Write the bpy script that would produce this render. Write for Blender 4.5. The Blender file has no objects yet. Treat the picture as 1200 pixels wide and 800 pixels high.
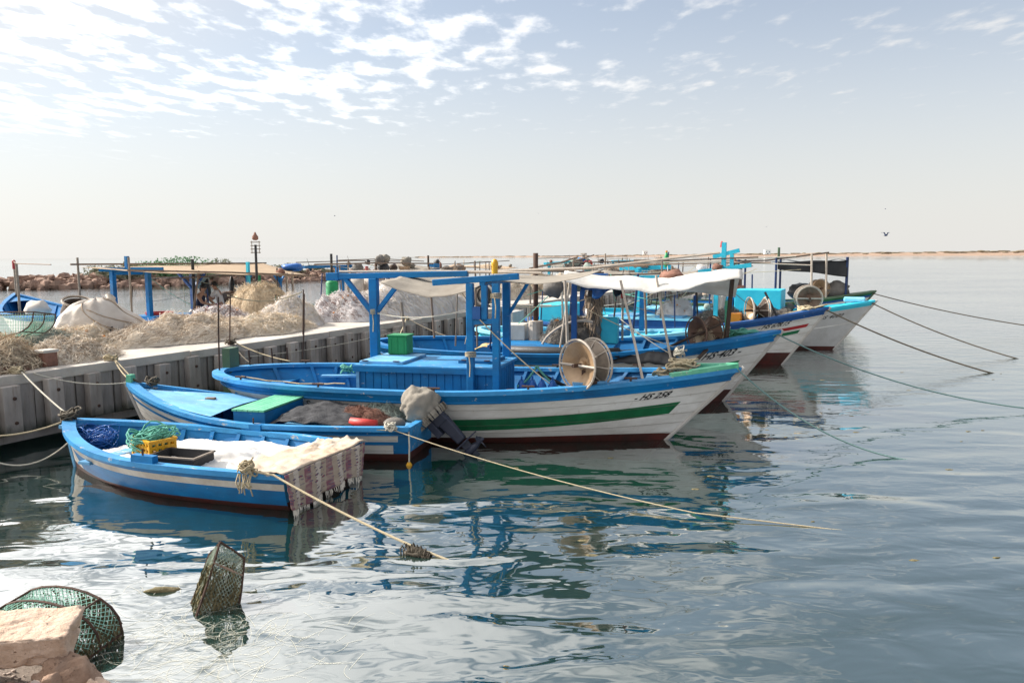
import bpy, bmesh, math, random
from mathutils import Vector, Matrix, noise
import numpy as np

R = math.radians
random.seed(7)
scene = bpy.context.scene
col = scene.collection

# ---------------------------------------------------------------- camera
PITCH, ROLL = math.atan(100 / 900.0), R(0.27)
cam_d = bpy.data.cameras.new('camera')
cam_d.lens = 27.0; cam_d.sensor_width = 36.0
cam_d.clip_start = 0.1; cam_d.clip_end = 60000
cam = bpy.data.objects.new('camera', cam_d); col.objects.link(cam)
_f = Vector((0, math.cos(PITCH), -math.sin(PITCH))); _r = Vector((1, 0, 0)); _u = _r.cross(_f)
_r2 = _r * math.cos(ROLL) - _u * math.sin(ROLL); _u2 = _u * math.cos(ROLL) + _r * math.sin(ROLL)
mw = Matrix.Identity(4)
for i in range(3):
    mw[i][0] = _r2[i]; mw[i][1] = _u2[i]; mw[i][2] = -_f[i]
mw.translation = Vector((0, 0, 3.0))
cam.matrix_world = mw
scene.camera = cam

# ---------------------------------------------------------------- sky, sun, exposure
SUN_AZ, SUN_EL = R(-72), R(36)          # azimuth from +Y, towards -X is negative
world = bpy.data.worlds.new('World'); scene.world = world; world.use_nodes = True
wn, wl = world.node_tree.nodes, world.node_tree.links
wn.clear()
def W(t, **kw):
    n = wn.new(t)
    for k, v in kw.items():
        if k == 'op': n.operation = v
        else: setattr(n, k, v)
    return n
def wmath(op, a, b=None, c=None, clamp=False):
    n = wn.new('ShaderNodeMath'); n.operation = op; n.use_clamp = clamp
    for i, x in enumerate((a, b, c)):
        if x is None: continue
        if isinstance(x, (int, float)): n.inputs[i].default_value = x
        else: wl.new(x, n.inputs[i])
    return n.outputs[0]
def wrange(x, a, b, c, d, smooth=True):
    n = wn.new('ShaderNodeMapRange'); n.interpolation_type = 'SMOOTHSTEP' if smooth else 'LINEAR'
    wl.new(x, n.inputs[0])
    for i, v in enumerate((a, b, c, d)): n.inputs[i + 1].default_value = v
    return n.outputs[0]
sky = wn.new('ShaderNodeTexSky'); sky.sky_type = 'NISHITA'; sky.sun_disc = False
sky.sun_elevation = SUN_EL; sky.sun_rotation = SUN_AZ
sky.altitude = 0; sky.air_density = 1.0; sky.dust_density = 0.5; sky.ozone_density = 1.0
tc = wn.new('ShaderNodeTexCoord')
sep = wn.new('ShaderNodeSeparateXYZ'); wl.new(tc.outputs['Generated'], sep.inputs[0])
dx, dy, dz = sep.outputs
zc = wmath('MAXIMUM', dz, 0.03)
cu = wmath('DIVIDE', dx, zc); cv = wmath('DIVIDE', dy, zc)          # plane of the cloud sheet
comb = wn.new('ShaderNodeCombineXYZ'); wl.new(cu, comb.inputs[0]); wl.new(cv, comb.inputs[1])
def wnoise(scale, detail, rough, offs=(0, 0, 0), dist=0.0, sc=(1, 1, 1)):
    m = wn.new('ShaderNodeMapping'); m.inputs['Location'].default_value = offs; m.inputs['Scale'].default_value = sc
    wl.new(comb.outputs[0], m.inputs[0])
    n = wn.new('ShaderNodeTexNoise'); n.inputs['Scale'].default_value = scale; n.inputs['Detail'].default_value = detail
    n.inputs['Roughness'].default_value = rough; n.inputs['Distortion'].default_value = dist
    wl.new(m.outputs[0], n.inputs[0]); return n.outputs[0]
puff = wnoise(5.9, 6, 0.54, (3.1, 1.7, 0), 0.0, (1, .56, 1))
patch = wnoise(0.85, 2, 0.5, (8.3, 2.2, 4))
# a sheet of small puffs that thins out to the right and towards the horizon
cov = wmath('ADD', wrange(cu, -4.2, 2.6, 0.10, -0.03, False), wmath('MULTIPLY', wmath('SUBTRACT', patch, 0.5), 0.5))
cov = wmath('SUBTRACT', cov, wrange(cv, 4.6, 7.6, 0.0, 0.16))
cov = wmath('ADD', cov, wmath('MULTIPLY', wrange(cv, 1.2, 3.8, 0.22, 0.0), wrange(cu, -0.6, 1.3, 1.0, -0.3)))  # unseen cloud added overhead on the left to brighten the water's reflections
dens = wrange(wmath('ADD', puff, cov), 0.49, 0.78, 0.0, 1.0)
fadez = wrange(dz, 0.09, 0.22, 0.0, 0.80)
cloud_f = wmath('MULTIPLY', dens, fadez)
# haze towards the horizon
haze_f = wrange(dz, -0.02, 0.34, 0.96, 0.24)
hsv = wn.new('ShaderNodeHueSaturation'); hsv.inputs['Saturation'].default_value = 0.84; hsv.inputs['Value'].default_value = 0.72
wl.new(sky.outputs[0], hsv.inputs['Color'])
def wmix(f, a, b):
    n = wn.new('ShaderNodeMix'); n.data_type = 'RGBA'
    if isinstance(f, (int, float)): n.inputs[0].default_value = f
    else: wl.new(f, n.inputs[0])
    for i, x in ((6, a), (7, b)):
        if isinstance(x, tuple): n.inputs[i].default_value = x
        else: wl.new(x, n.inputs[i])
    return n.outputs[2]
# glare round the sun: haze and cloud scatter forward
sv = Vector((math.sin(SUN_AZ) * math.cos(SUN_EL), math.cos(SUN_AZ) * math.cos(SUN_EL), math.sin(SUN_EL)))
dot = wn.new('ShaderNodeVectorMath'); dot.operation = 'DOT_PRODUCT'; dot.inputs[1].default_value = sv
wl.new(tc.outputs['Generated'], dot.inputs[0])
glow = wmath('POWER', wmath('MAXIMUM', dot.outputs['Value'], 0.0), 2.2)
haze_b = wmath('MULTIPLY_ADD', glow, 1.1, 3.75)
cloud_b = wmath('MULTIPLY_ADD', glow, 17.0, 4.4)  # cloud brightness near the sun raised to strengthen glare on the water
def wscale(c, k):
    n = wn.new('ShaderNodeVectorMath'); n.operation = 'SCALE'; n.inputs[0].default_value = c[:3]; wl.new(k, n.inputs['Scale']); return n.outputs[0]
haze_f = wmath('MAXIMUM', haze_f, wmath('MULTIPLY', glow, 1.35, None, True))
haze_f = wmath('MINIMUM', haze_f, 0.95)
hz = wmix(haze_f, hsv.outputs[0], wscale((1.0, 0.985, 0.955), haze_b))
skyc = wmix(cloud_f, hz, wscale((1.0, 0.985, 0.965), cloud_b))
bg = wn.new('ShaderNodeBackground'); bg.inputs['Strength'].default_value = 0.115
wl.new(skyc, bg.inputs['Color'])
wo = wn.new('ShaderNodeOutputWorld'); wl.new(bg.outputs[0], wo.inputs[0])

sun_d = bpy.data.lights.new('sun', 'SUN'); sun_d.energy = 4.2; sun_d.angle = R(1.2); sun_d.color = (1.0, 0.94, 0.85)
sun = bpy.data.objects.new('sun', sun_d); col.objects.link(sun)
sun.rotation_euler = sv.to_track_quat('Z', 'Y').to_euler()
sun.location = (-30, 10, 30)

scene.view_settings.view_transform = 'Standard'
scene.view_settings.look = 'None'
scene.view_settings.exposure = 0.9
scene.view_settings.gamma = 1.0
scene.view_settings.use_curve_mapping = False
scene.render.engine = 'CYCLES'
scene.cycles.max_bounces = 8
scene.cycles.transparent_max_bounces = 12
scene.cycles.caustics_reflective = True
scene.cycles.blur_glossy = 1.0
scene.cycles.caustics_refractive = False
scene.cycles.use_denoising = True
scene.cycles.sample_clamp_indirect = 6.0

# ---------------------------------------------------------------- helpers
def tag(o, label=None, cat=None, group=None, kind=None):
    if label: o['label'] = label
    if cat: o['category'] = cat
    if group: o['group'] = group
    if kind: o['kind'] = kind
    return o
def thing(name, label, cat, loc=(0, 0, 0), rz=0.0, rx=0.0, ry=0.0, group=None):
    o = bpy.data.objects.new(name, None); col.objects.link(o)
    o.empty_display_size = 0.2
    o.location = loc; o.rotation_euler = (rx, ry, rz)
    return tag(o, label, cat, group)
def V(*a): return Vector(a)
def nz(p, s=1.0, o=4): return noise.fractal(Vector(p) * s, 1.0, 2.0, o)
def n1(p, s=1.0): return noise.noise(Vector(p) * s)

class MB:
    def __init__(s): s.v = []; s.f = []; s.m = []; s.cur = 0; s.uv = {}
    def mat(s, i): s.cur = i; return s
    def face(s, idx, uv=None):
        if uv: s.uv[len(s.f)] = uv
        s.f.append(tuple(idx)); s.m.append(s.cur)
    def box(s, c, d, M=None, taper=1.0):
        b = len(s.v); hx, hy, hz_ = d[0] / 2, d[1] / 2, d[2] / 2
        for z in (-1, 1):
            k = taper if z > 0 else 1.0
            for x, y in ((-1, -1), (1, -1), (1, 1), (-1, 1)):
                p = Vector((x * hx * k, y * hy * k, z * hz_))
                if M is not None: p = M @ p
                s.v.append(p + Vector(c))
        for q in ((0, 3, 2, 1), (4, 5, 6, 7), (0, 1, 5, 4), (1, 2, 6, 5), (2, 3, 7, 6), (3, 0, 4, 7)):
            s.face([b + i for i in q])
        return s
    def beam(s, a, b_, w, h, up=(0, 0, 1)):
        a, b_ = Vector(a), Vector(b_); d = b_ - a; L = d.length; x = d / L
        upv = Vector(up)
        if abs(x.dot(upv)) > 0.98: upv = Vector((0, 1, 0))
        y = upv.cross(x).normalized(); z = x.cross(y)
        M = Matrix((x, y, z)).transposed()
        return s.box((a + b_) / 2, (L, w, h), M)
    def tube(s, pts, r, n=6, cap=True, flat=1.0):
        pts = [Vector(p) for p in pts]; N = len(pts)
        rs = r if isinstance(r, (list, tuple)) else [r] * N
        b = len(s.v); t0 = (pts[1] - pts[0]).normalized()
        up = Vector((0, 0, 1)) if abs(t0.z) < 0.9 else Vector((0, 1, 0))
        nrm = (up - t0 * up.dot(t0)).normalized()
        for i in range(N):
            t = (pts[min(i + 1, N - 1)] - pts[max(i - 1, 0)])
            t = t.normalized() if t.length > 1e-9 else t0
            nrm = (nrm - t * nrm.dot(t))
            nrm = nrm.normalized() if nrm.length > 1e-6 else t.orthogonal().normalized()
            bi = t.cross(nrm)
            for k in range(n):
                a = 2 * math.pi * k / n
                s.v.append(pts[i] + (bi * math.cos(a) + nrm * math.sin(a) * flat) * rs[i])
        for i in range(N - 1):
            for k in range(n):
                k2 = (k + 1) % n
                s.face((b + i * n + k, b + i * n + k2, b + (i + 1) * n + k2, b + (i + 1) * n + k))
        if cap:
            s.face([b + k for k in range(n)][::-1]); s.face([b + (N - 1) * n + k for k in range(n)])
        return s
    def lathe(s, prof, o, axis, n=16, closed_ends=False):
        o, ax = Vector(o), Vector(axis).normalized(); e1 = ax.orthogonal().normalized(); e2 = ax.cross(e1)
        b = len(s.v)
        for (h, r) in prof:
            for k in range(n):
                a = 2 * math.pi * k / n
                s.v.append(o + ax * h + (e1 * math.cos(a) + e2 * math.sin(a)) * r)
        for i in range(len(prof) - 1):
            for k in range(n):
                k2 = (k + 1) % n
                s.face((b + i * n + k, b + i * n + k2, b + (i + 1) * n + k2, b + (i + 1) * n + k))
        if closed_ends:
            s.face([b + k for k in range(n)][::-1]); s.face([b + (len(prof) - 1) * n + k for k in range(n)])
        return s
    def ring(s, c, axis, rad, r, n=28, m=5):
        ax = Vector(axis).normalized(); e1 = ax.orthogonal().normalized(); e2 = ax.cross(e1); c = Vector(c)
        pts = [c + (e1 * math.cos(2 * math.pi * k / n) + e2 * math.sin(2 * math.pi * k / n)) * rad for k in range(n + 1)]
        return s.tube(pts, r, m, cap=False)
    def grid(s, fn, nu, nv, uv=True, flip=False, wrap_u=False):
        b = len(s.v)
        for j in range(nv + 1):
            for i in range(nu + 1):
                s.v.append(Vector(fn(i / nu, j / nv)))
        for j in range(nv):
            for i in range(nu):
                q = (b + j * (nu + 1) + i, b + j * (nu + 1) + i + 1, b + (j + 1) * (nu + 1) + i + 1, b + (j + 1) * (nu + 1) + i)
                u = ((i / nu, j / nv), ((i + 1) / nu, j / nv), ((i + 1) / nu, (j + 1) / nv), (i / nu, (j + 1) / nv))
                if flip: q = q[::-1]; u = u[::-1]
                s.face(q, u if uv else None)
        return s
    def blob(s, c, r, seed=0, amp=0.25, sc=1.6, n=10, m=7, flatz=1.0):
        c = Vector(c); r = Vector(r) if not isinstance(r, (int, float)) else Vector((r, r, r)); b = len(s.v)
        def pt(d):
            k = 1 + amp * nz(d * sc + Vector((seed * 3.7, seed * 1.3, seed)), 1.0, 3)
            return c + Vector((d.x * r.x, d.y * r.y, d.z * r.z)) * k
        s.v.append(pt(Vector((0, 0, -1))))
        for j in range(1, m):
            th = math.pi * j / m
            for i in range(n):
                a = 2 * math.pi * i / n
                s.v.append(pt(Vector((math.sin(th) * math.cos(a), math.sin(th) * math.sin(a), -math.cos(th)))))
        s.v.append(pt(Vector((0, 0, 1)))); top = len(s.v) - 1
        for i in range(n):
            i2 = (i + 1) % n
            s.face((b, b + 1 + i2, b + 1 + i)); s.face((top, b + 1 + (m - 2) * n + i, b + 1 + (m - 2) * n + i2))
            for j in range(m - 2):
                s.face((b + 1 + j * n + i, b + 1 + j * n + i2, b + 1 + (j + 1) * n + i2, b + 1 + (j + 1) * n + i))
        return s
    def prism(s, poly, z0, z1):
        b = len(s.v); n = len(poly)
        for z in (z0, z1):
            for p in poly: s.v.append(Vector((p[0], p[1], z)))
        s.face([b + i for i in range(n)][::-1]); s.face([b + n + i for i in range(n)])
        for i in range(n):
            i2 = (i + 1) % n; s.face((b + i, b + i2, b + n + i2, b + n + i))
        return s
    def strand(s, pts, w, side=None):
        pts = [Vector(p) for p in pts]; b = len(s.v)
        t = pts[-1] - pts[0]
        sd = Vector(side) if side is not None else t.cross(Vector((random.random() - .5, random.random() - .5, random.random())))
        if sd.length < 1e-6: sd = Vector((1, 0, 0))
        sd = sd.normalized() * w / 2
        for p in pts: s.v.append(p - sd); s.v.append(p + sd)
        for i in range(len(pts) - 1):
            s.face((b + 2 * i, b + 2 * i + 1, b + 2 * i + 3, b + 2 * i + 2))
        return s
    def build(s, name, mats, parent=None, smooth=False, loc=None, rz=None, kind=None, bevel=0.0):
        me = bpy.data.meshes.new(name)
        me.from_pydata([tuple(p) for p in s.v], [], s.f)
        if not isinstance(mats, (list, tuple)): mats = [mats]
        for m in mats: me.materials.append(m)
        if len(mats) > 1: me.polygons.foreach_set('material_index', s.m)
        if smooth: me.polygons.foreach_set('use_smooth', [True] * len(s.f))
        if s.uv:
            ul = me.uv_layers.new(name='uv')
            for fi, uvs in s.uv.items():
                ls = me.polygons[fi].loop_start
                for k, q in enumerate(uvs): ul.data[ls + k].uv = q
        me.update()
        o = bpy.data.objects.new(name, me); col.objects.link(o)
        if parent is not None: o.parent = parent
        if loc is not None: o.location = loc
        if rz is not None: o.rotation_euler = (0, 0, rz)
        if kind: o['kind'] = kind
        if bevel > 0:
            b = o.modifiers.new('bevel', 'BEVEL'); b.width = bevel; b.segments = 2; b.limit_method = 'ANGLE'; b.angle_limit = R(40)
        return o
def solid(name, mb, mats, label, cat, group=None, smooth=False, loc=None, rz=None, kind=None, bevel=0.0):
    return tag(mb.build(name, mats, None, smooth, loc, rz, kind, bevel), label, cat, group)
def dup(o, parent=None, **kw):
    c = o.copy(); col.objects.link(c); c.parent = parent
    for ch in list(o.children): dup(ch, c)
    for k, v in kw.items():
        if k == 'loc': c.location = v
        elif k == 'rot': c.rotation_euler = v
        elif k == 'scale': c.scale = v
        else: c[k] = v
    return c

# ---------------------------------------------------------------- materials
def mat(name, c, c2=None, scale=4.0, rough=0.6, bump=0.15, bscale=None, metal=0.0, chip=None, chip_amt=0.0, chip_scale=9.0,
        stretch=(1, 1, 1), spec=0.4, detail=6, grime=None, grime_amt=0.0, trans=0.0, mid=0.5, seams=0, runs=None, tide=None, vary=0.0):
    m = bpy.data.materials.new(name); m.use_nodes = True
    N, L = m.node_tree.nodes, m.node_tree.links
    p = N['Principled BSDF']
    p.inputs['Roughness'].default_value = rough; p.inputs['Metallic'].default_value = metal
    p.inputs['Specular IOR Level'].default_value = spec
    t = N.new('ShaderNodeTexCoord'); mp = N.new('ShaderNodeMapping'); mp.inputs['Scale'].default_value = stretch
    L.new(t.outputs['Object'], mp.inputs[0])
    def noi(s, d=detail, ro=0.6):
        n = N.new('ShaderNodeTexNoise'); n.inputs['Scale'].default_value = s; n.inputs['Detail'].default_value = d
        n.inputs['Roughness'].default_value = ro; L.new(mp.outputs[0], n.inputs[0]); return n.outputs[0]
    def rng(x, a, b):
        r = N.new('ShaderNodeMapRange'); r.inputs[1].default_value = a; r.inputs[2].default_value = b; L.new(x, r.inputs[0]); return r.outputs[0]
    def mix(f, a, b):
        n = N.new('ShaderNodeMix'); n.data_type = 'RGBA'
        if isinstance(f, float): n.inputs[0].default_value = f
        else: L.new(f, n.inputs[0])
        for i, x in ((6, a), (7, b)):
            if isinstance(x, tuple): n.inputs[i].default_value = (*x[:3], 1)
            else: L.new(x, n.inputs[i])
        return n.outputs[2]
    cur = c
    if c2: cur = mix(rng(noi(scale), mid - 0.2, mid + 0.2), c, c2)
    if grime:
        cur = mix(rng(noi(scale * 0.6, 8, 0.7), 0.62 - grime_amt, 0.9 - grime_amt * .5), cur, grime)
    if chip:
        cur = mix(rng(noi(chip_scale, 10, 0.72), 0.70 - chip_amt, 0.73 - chip_amt), cur, chip)
    if runs:                                           # rust and dirt runs down the planking
        mr = N.new('ShaderNodeMapping'); mr.inputs['Scale'].default_value = (9, 9, .7); L.new(t.outputs['Object'], mr.inputs[0])
        nr = N.new('ShaderNodeTexNoise'); nr.inputs['Scale'].default_value = 1.0; nr.inputs['Detail'].default_value = 5; nr.inputs['Roughness'].default_value = .7; L.new(mr.outputs[0], nr.inputs[0])
        cur = mix(rng(nr.outputs[0], runs[1], runs[1] + .22), cur, runs[0])
    if tide:                                           # weed and damp stain low on the quay face
        st = N.new('ShaderNodeSeparateXYZ'); L.new(t.outputs['Object'], st.inputs[0])
        ad = N.new('ShaderNodeMath'); ad.operation = 'MULTIPLY_ADD'; ad.inputs[1].default_value = -1.0; L.new(st.outputs[2], ad.inputs[0])
        sb = N.new('ShaderNodeMath'); sb.operation = 'MULTIPLY'; sb.inputs[1].default_value = .55; L.new(noi(3.0, 6, .65), sb.inputs[0]); L.new(sb.outputs[0], ad.inputs[2])
        cur = mix(rng(ad.outputs[0], tide[1], tide[1] + .16), cur, tide[0])
    if vary:                                           # each cast piece has its own tone
        oi = N.new('ShaderNodeObjectInfo'); hv = N.new('ShaderNodeHueSaturation'); L.new(cur, hv.inputs['Color'])
        mr2 = N.new('ShaderNodeMapRange'); mr2.inputs[3].default_value = 1 - vary; mr2.inputs[4].default_value = 1 + vary * .6; L.new(oi.outputs['Random'], mr2.inputs[0]); L.new(mr2.outputs[0], hv.inputs['Value']); cur = hv.outputs[0]
    seam_h = None
    if seams:                                          # plank seams from the hull's own girth coordinate
        su = N.new('ShaderNodeSeparateXYZ'); L.new(t.outputs['UV'], su.inputs[0])
        m1 = N.new('ShaderNodeMath'); m1.operation = 'MULTIPLY'; m1.inputs[1].default_value = seams; L.new(su.outputs[1], m1.inputs[0])
        m2 = N.new('ShaderNodeMath'); m2.operation = 'PINGPONG'; m2.inputs[1].default_value = .5; L.new(m1.outputs[0], m2.inputs[0])
        seam_h = rng(m2.outputs[0], 0.0, .07)
        iv = N.new('ShaderNodeMath'); iv.operation = 'MULTIPLY_ADD'; iv.inputs[1].default_value = -.42; iv.inputs[2].default_value = .42; L.new(seam_h, iv.inputs[0])
        cur = mix(iv.outputs[0], cur, (.16, .13, .11))
    if isinstance(cur, tuple): p.inputs['Base Color'].default_value = (*cur[:3], 1)
    else: L.new(cur, p.inputs['Base Color'])
    if bump > 0:
        b = N.new('ShaderNodeBump'); b.inputs['Strength'].default_value = bump; b.inputs['Distance'].default_value = 0.02
        L.new(noi(bscale or scale * 6, 8, 0.65), b.inputs['Height']); L.new(b.outputs[0], p.inputs['Normal'])
        if seam_h is not None:
            b2 = N.new('ShaderNodeBump'); b2.inputs['Strength'].default_value = .8; b2.inputs['Distance'].default_value = .008
            L.new(seam_h, b2.inputs['Height']); L.new(b.outputs[0], b2.inputs['Normal']); L.new(b2.outputs[0], p.inputs['Normal'])
    if trans > 0:
        out = N['Material Output']; tr = N.new('ShaderNodeBsdfTranslucent'); ms = N.new('ShaderNodeMixShader'); ms.inputs[0].default_value = trans
        if isinstance(cur, tuple): tr.inputs[0].default_value = (*cur[:3], 1)
        else: L.new(cur, tr.inputs[0])
        L.new(p.outputs[0], ms.inputs[1]); L.new(tr.outputs[0], ms.inputs[2]); L.new(ms.outputs[0], out.inputs[0])
    return m

BLUE = mat('blue_paint', (.002, .135, .37), (.006, .19, .45), 3, .55, .2, 22, spec=.22, chip=(.34, .37, .38), chip_amt=.055, chip_scale=11, stretch=(.5, 1, 1), grime=(.02, .075, .16), grime_amt=.22)
BLUE_PALE = mat('faded_blue_paint', (.10, .33, .60), (.20, .47, .72), 4, .6, .3, 25, chip=(.46, .43, .39), chip_amt=.095, chip_scale=7, stretch=(.5, 1, 1), grime=(.06, .17, .30), grime_amt=.2)
BLUE_MID = mat('weathered_rim_blue', (.022, .22, .50), (.06, .30, .58), 4, .6, .3, 25, spec=.25, chip=(.42, .40, .37), chip_amt=.085, chip_scale=7, stretch=(.5, 1, 1), grime=(.02, .11, .24), grime_amt=.22)
BLUE_DK = mat('deep_blue_paint', (.008, .055, .20), (.012, .09, .28), 4, .5, .2, chip=(.3, .3, .3), chip_amt=.03)
NAVY = mat('navy_paint', (.008, .022, .075), (.012, .035, .12), 4, .5, .2, chip=(.25, .25, .25), chip_amt=.03)
TEAL = mat('turquoise_paint', (.018, .40, .56), (.04, .50, .64), 3, .5, .2, chip=(.5, .5, .48), chip_amt=.05)
TEAL_PALE = mat('pale_turquoise_paint', (.16, .52, .70), (.28, .62, .76), 3, .6, .2, chip=(.5, .5, .48), chip_amt=.05)
WHITE = mat('white_hull_paint', (.72, .705, .68), (.61, .595, .57), 2.2, .55, .25, 16, chip=(.22, .15, .10), chip_amt=.012, chip_scale=14, stretch=(.35, 1, 1.4), grime=(.36, .325, .28), grime_amt=.24, seams=9, runs=((.30, .20, .13), .63))
WHITE_RUST = mat('rust_stained_white_paint', (.58, .56, .52), (.47, .43, .38), 4, .6, .25, chip=(.16, .06, .03), chip_amt=.03, chip_scale=15, grime=(.3, .22, .15), grime_amt=.2)
GREEN = mat('green_stripe_paint', (.004, .10, .035), (.006, .15, .055), 3, .45, .2, chip=(.35, .36, .33), chip_amt=.02, seams=9, grime=(.01, .05, .025), grime_amt=.2)
GREEN_LT = mat('light_green_paint', (.06, .34, .19), (.17, .46, .30), 5, .6, .25, chip=(.4, .42, .35), chip_amt=.07)
GREEN_BOX = mat('green_box_paint', (.006, .20, .06), (.01, .26, .09), 5, .5, .2, chip=(.4, .38, .3), chip_amt=.04)
RED = mat('red_stripe_paint', (.34, .018, .022), (.26, .014, .018), 4, .5, .2)
BOOT = mat('oxide_red_bottom_paint', (.10, .017, .012), (.055, .012, .010), 4, .55, .25, grime=(.02, .018, .012), grime_amt=.22)
CONC = mat('weathered_concrete', (.36, .32, .29), (.26, .235, .215), 2.0, .85, .4, 18, grime=(.14, .125, .115), grime_amt=.24, stretch=(1, 1, .35), tide=((.055, .058, .045), .54), runs=((.15, .115, .09), .56), vary=.26)
CONC_PILE = mat('pile_concrete', (.47, .42, .38), (.37, .33, .30), 2.6, .85, .4, 18, grime=(.18, .155, .14), grime_amt=.22, stretch=(1, 1, .35), tide=((.075, .075, .058), .52), runs=((.20, .12, .08), .57), vary=.24)
CONC_TOP = mat('quay_cap_concrete', (.50, .455, .40), (.40, .36, .32), 1.6, .88, .4, 14, grime=(.26, .23, .20), grime_amt=.16)
RUST = mat('rusty_iron', (.09, .045, .028), (.045, .026, .02), 12, .8, .4)
STEEL = mat('galvanised_steel', (.27, .22, .175), (.18, .145, .115), 8, .5, .15, metal=.35, chip=(.22, .10, .05), chip_amt=.05)
CREAM = mat('cream_enamel', (.36, .24, .14), (.25, .16, .09), 6, .38, .1, metal=.15, chip=(.3, .16, .08), chip_amt=.04)
BROWN_METAL = mat('brown_reel_metal', (.21, .125, .085), (.13, .075, .05), 7, .6, .25, metal=.2)
WOOD = mat('weathered_wood', (.24, .17, .12), (.15, .105, .08), 5, .8, .5, 30, stretch=(1, 1, .3))
WOOD_DK = mat('dark_wood', (.07, .045, .032), (.045, .03, .022), 6, .8, .5)
POLE_W = mat('bleached_pole', (.47, .41, .34), (.36, .30, .25), 10, .7, .3)
ROPE = mat('hemp_rope', (.50, .42, .28), (.38, .31, .20), 40, .9, .6, 120)
ROPE_W = mat('white_rope', (.62, .59, .50), (.48, .44, .36), 40, .9, .6, 120)
ROPE_G = mat('green_rope', (.09, .32, .24), (.14, .42, .33), 40, .9, .6, 120)
ROPE_T = mat('teal_rope', (.10, .18, .18), (.15, .24, .23), 40, .9, .6, 120)
ROPE_D = mat('dark_wet_rope', (.12, .095, .065), (.07, .06, .045), 40, .8, .6, 120)
CANVAS = mat('grey_canvas', (.36, .32, .27), (.27, .24, .20), 3, .9, .5, 20, trans=.2, grime=(.18, .15, .12), grime_amt=.18)
CANVAS_W = mat('white_canvas', (.74, .72, .69), (.62, .60, .56), 2, .9, .4, 18, trans=.22, grime=(.48, .42, .34), grime_amt=.16)
CANVAS_T = mat('tan_canvas', (.55, .42, .29), (.47, .35, .24), 3, .9, .2, 60, trans=.3)
TARP_W = mat('dirty_white_tarpaulin', (.82, .80, .77), (.74, .71, .67), 3, .7, .2, 12, grime=(.5, .42, .34), grime_amt=.06, trans=.1)
SACKW = mat('woven_sack_white', (.60, .54, .48), (.50, .44, .38), 3, .8, .3, 60, grime=(.34, .26, .2), grime_amt=.12)
BLACKC = mat('black_plastic', (.014, .014, .016), (.024, .024, .026), 6, .5, .3)
CHAR = mat('charcoal_netting', (.022, .022, .025), (.055, .055, .06), 9, .95, .8, 40)
NET_T = mat('tan_net', (.68, .56, .40), (.54, .43, .30), 5, .95, .7, 30)
NET_L = mat('pale_beige_net', (.80, .71, .59), (.66, .57, .46), 4, .95, .7, 30)
NET_W = mat('pale_lilac_net', (.82, .79, .78), (.68, .64, .63), 5, .95, .7, 30)
NET_G = mat('grey_green_net', (.32, .37, .32), (.22, .26, .23), 5, .95, .7, 30)
NET_B = mat('brown_net', (.44, .335, .24), (.31, .23, .165), 6, .95, .7, 30)
NET_R = mat('reddish_net', (.26, .13, .095), (.17, .085, .06), 6, .95, .7, 30)
NET_D = mat('dark_grey_net', (.17, .155, .14), (.11, .10, .09), 6, .95, .7, 30)  # dull dark grey, shared by nets and gear bundles
YEL = mat('yellow_plastic', (.68, .36, .015), (.56, .28, .012), 6, .4, .1, grime=(.3, .16, .03), grime_amt=.1)
ORANGE = mat('orange_plastic', (.62, .22, .02), None, 5, .45, .1)
REDP = mat('red_plastic', (.50, .03, .02), (.4, .02, .02), 5, .5, .15)
BLUEP = mat('blue_plastic', (.012, .09, .34), (.02, .13, .42), 6, .4, .1)
ROCK = mat('sandstone', (.52, .36, .255), (.68, .54, .44), 6, .95, 1.0, 30, chip=(.17, .10, .065), chip_amt=.085, chip_scale=26, grime=(.36, .24, .16), grime_amt=.18, tide=((.17, .11, .07), .40))
ROCK2 = mat('brown_stone', (.33, .215, .15), (.45, .32, .24), 8, .95, 1.0, 30, chip=(.12, .07, .045), chip_amt=.10, chip_scale=22, grime=(.22, .13, .085), grime_amt=.28, tide=((.10, .07, .045), .30))
ROCK3 = mat('pale_pebble', (.50, .41, .35), (.40, .32, .27), 7, .85, .4, 20)
GRAVEL = mat('gravelly_earth', (.30, .235, .195), (.21, .165, .14), 12, .95, .9, 45)
BRK = mat('breakwater_rock', (.30, .195, .145), (.20, .125, .095), .8, .95, .5, 4)
SAND = mat('sandy_coast', (.33, .225, .16), (.25, .17, .12), .004, .95, 0)
LEAF = mat('saltbush_leaf', (.07, .17, .075), (.12, .22, .11), 1.5, .8, 0, trans=.25)
LEAF2 = mat('greygreen_leaf', (.12, .13, .085), (.18, .18, .12), 1.5, .8, 0, trans=.25)
TRAPNET = mat('green_trap_netting', (.32, .55, .44), (.22, .43, .34), 8, .9, .3)
ALGAE = mat('brown_algae', (.10, .085, .04), (.19, .155, .08), 14, .9, .8, 40)
WEED = mat('pale_seagrass', (.62, .60, .50), (.50, .48, .38), 6, .8, 0)
SKIN = mat('skin', (.30, .165, .105), None, 5, .6, 0)
HAIR = mat('dark_hair', (.012, .010, .009), None, 5, .6, 0)
SHIRT = mat('pale_striped_shirt', (.52, .50, .48), (.42, .41, .41), 9, .9, .2)
TANK = mat('navy_cloth', (.014, .018, .04), None, 9, .9, .2)
JEANS = mat('grey_blue_cloth', (.10, .13, .18), None, 9, .9, .2)
BLACK_MK = mat('black_lettering_paint', (.012, .012, .014), None, 5, .5, 0)
MOTOR = mat('outboard_dark_grey', (.018, .022, .04), (.03, .034, .055), 8, .45, .1)
COVER = mat('outboard_cover_cloth', (.27, .24, .20), (.20, .18, .15), 5, .9, .5, 25)
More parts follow.
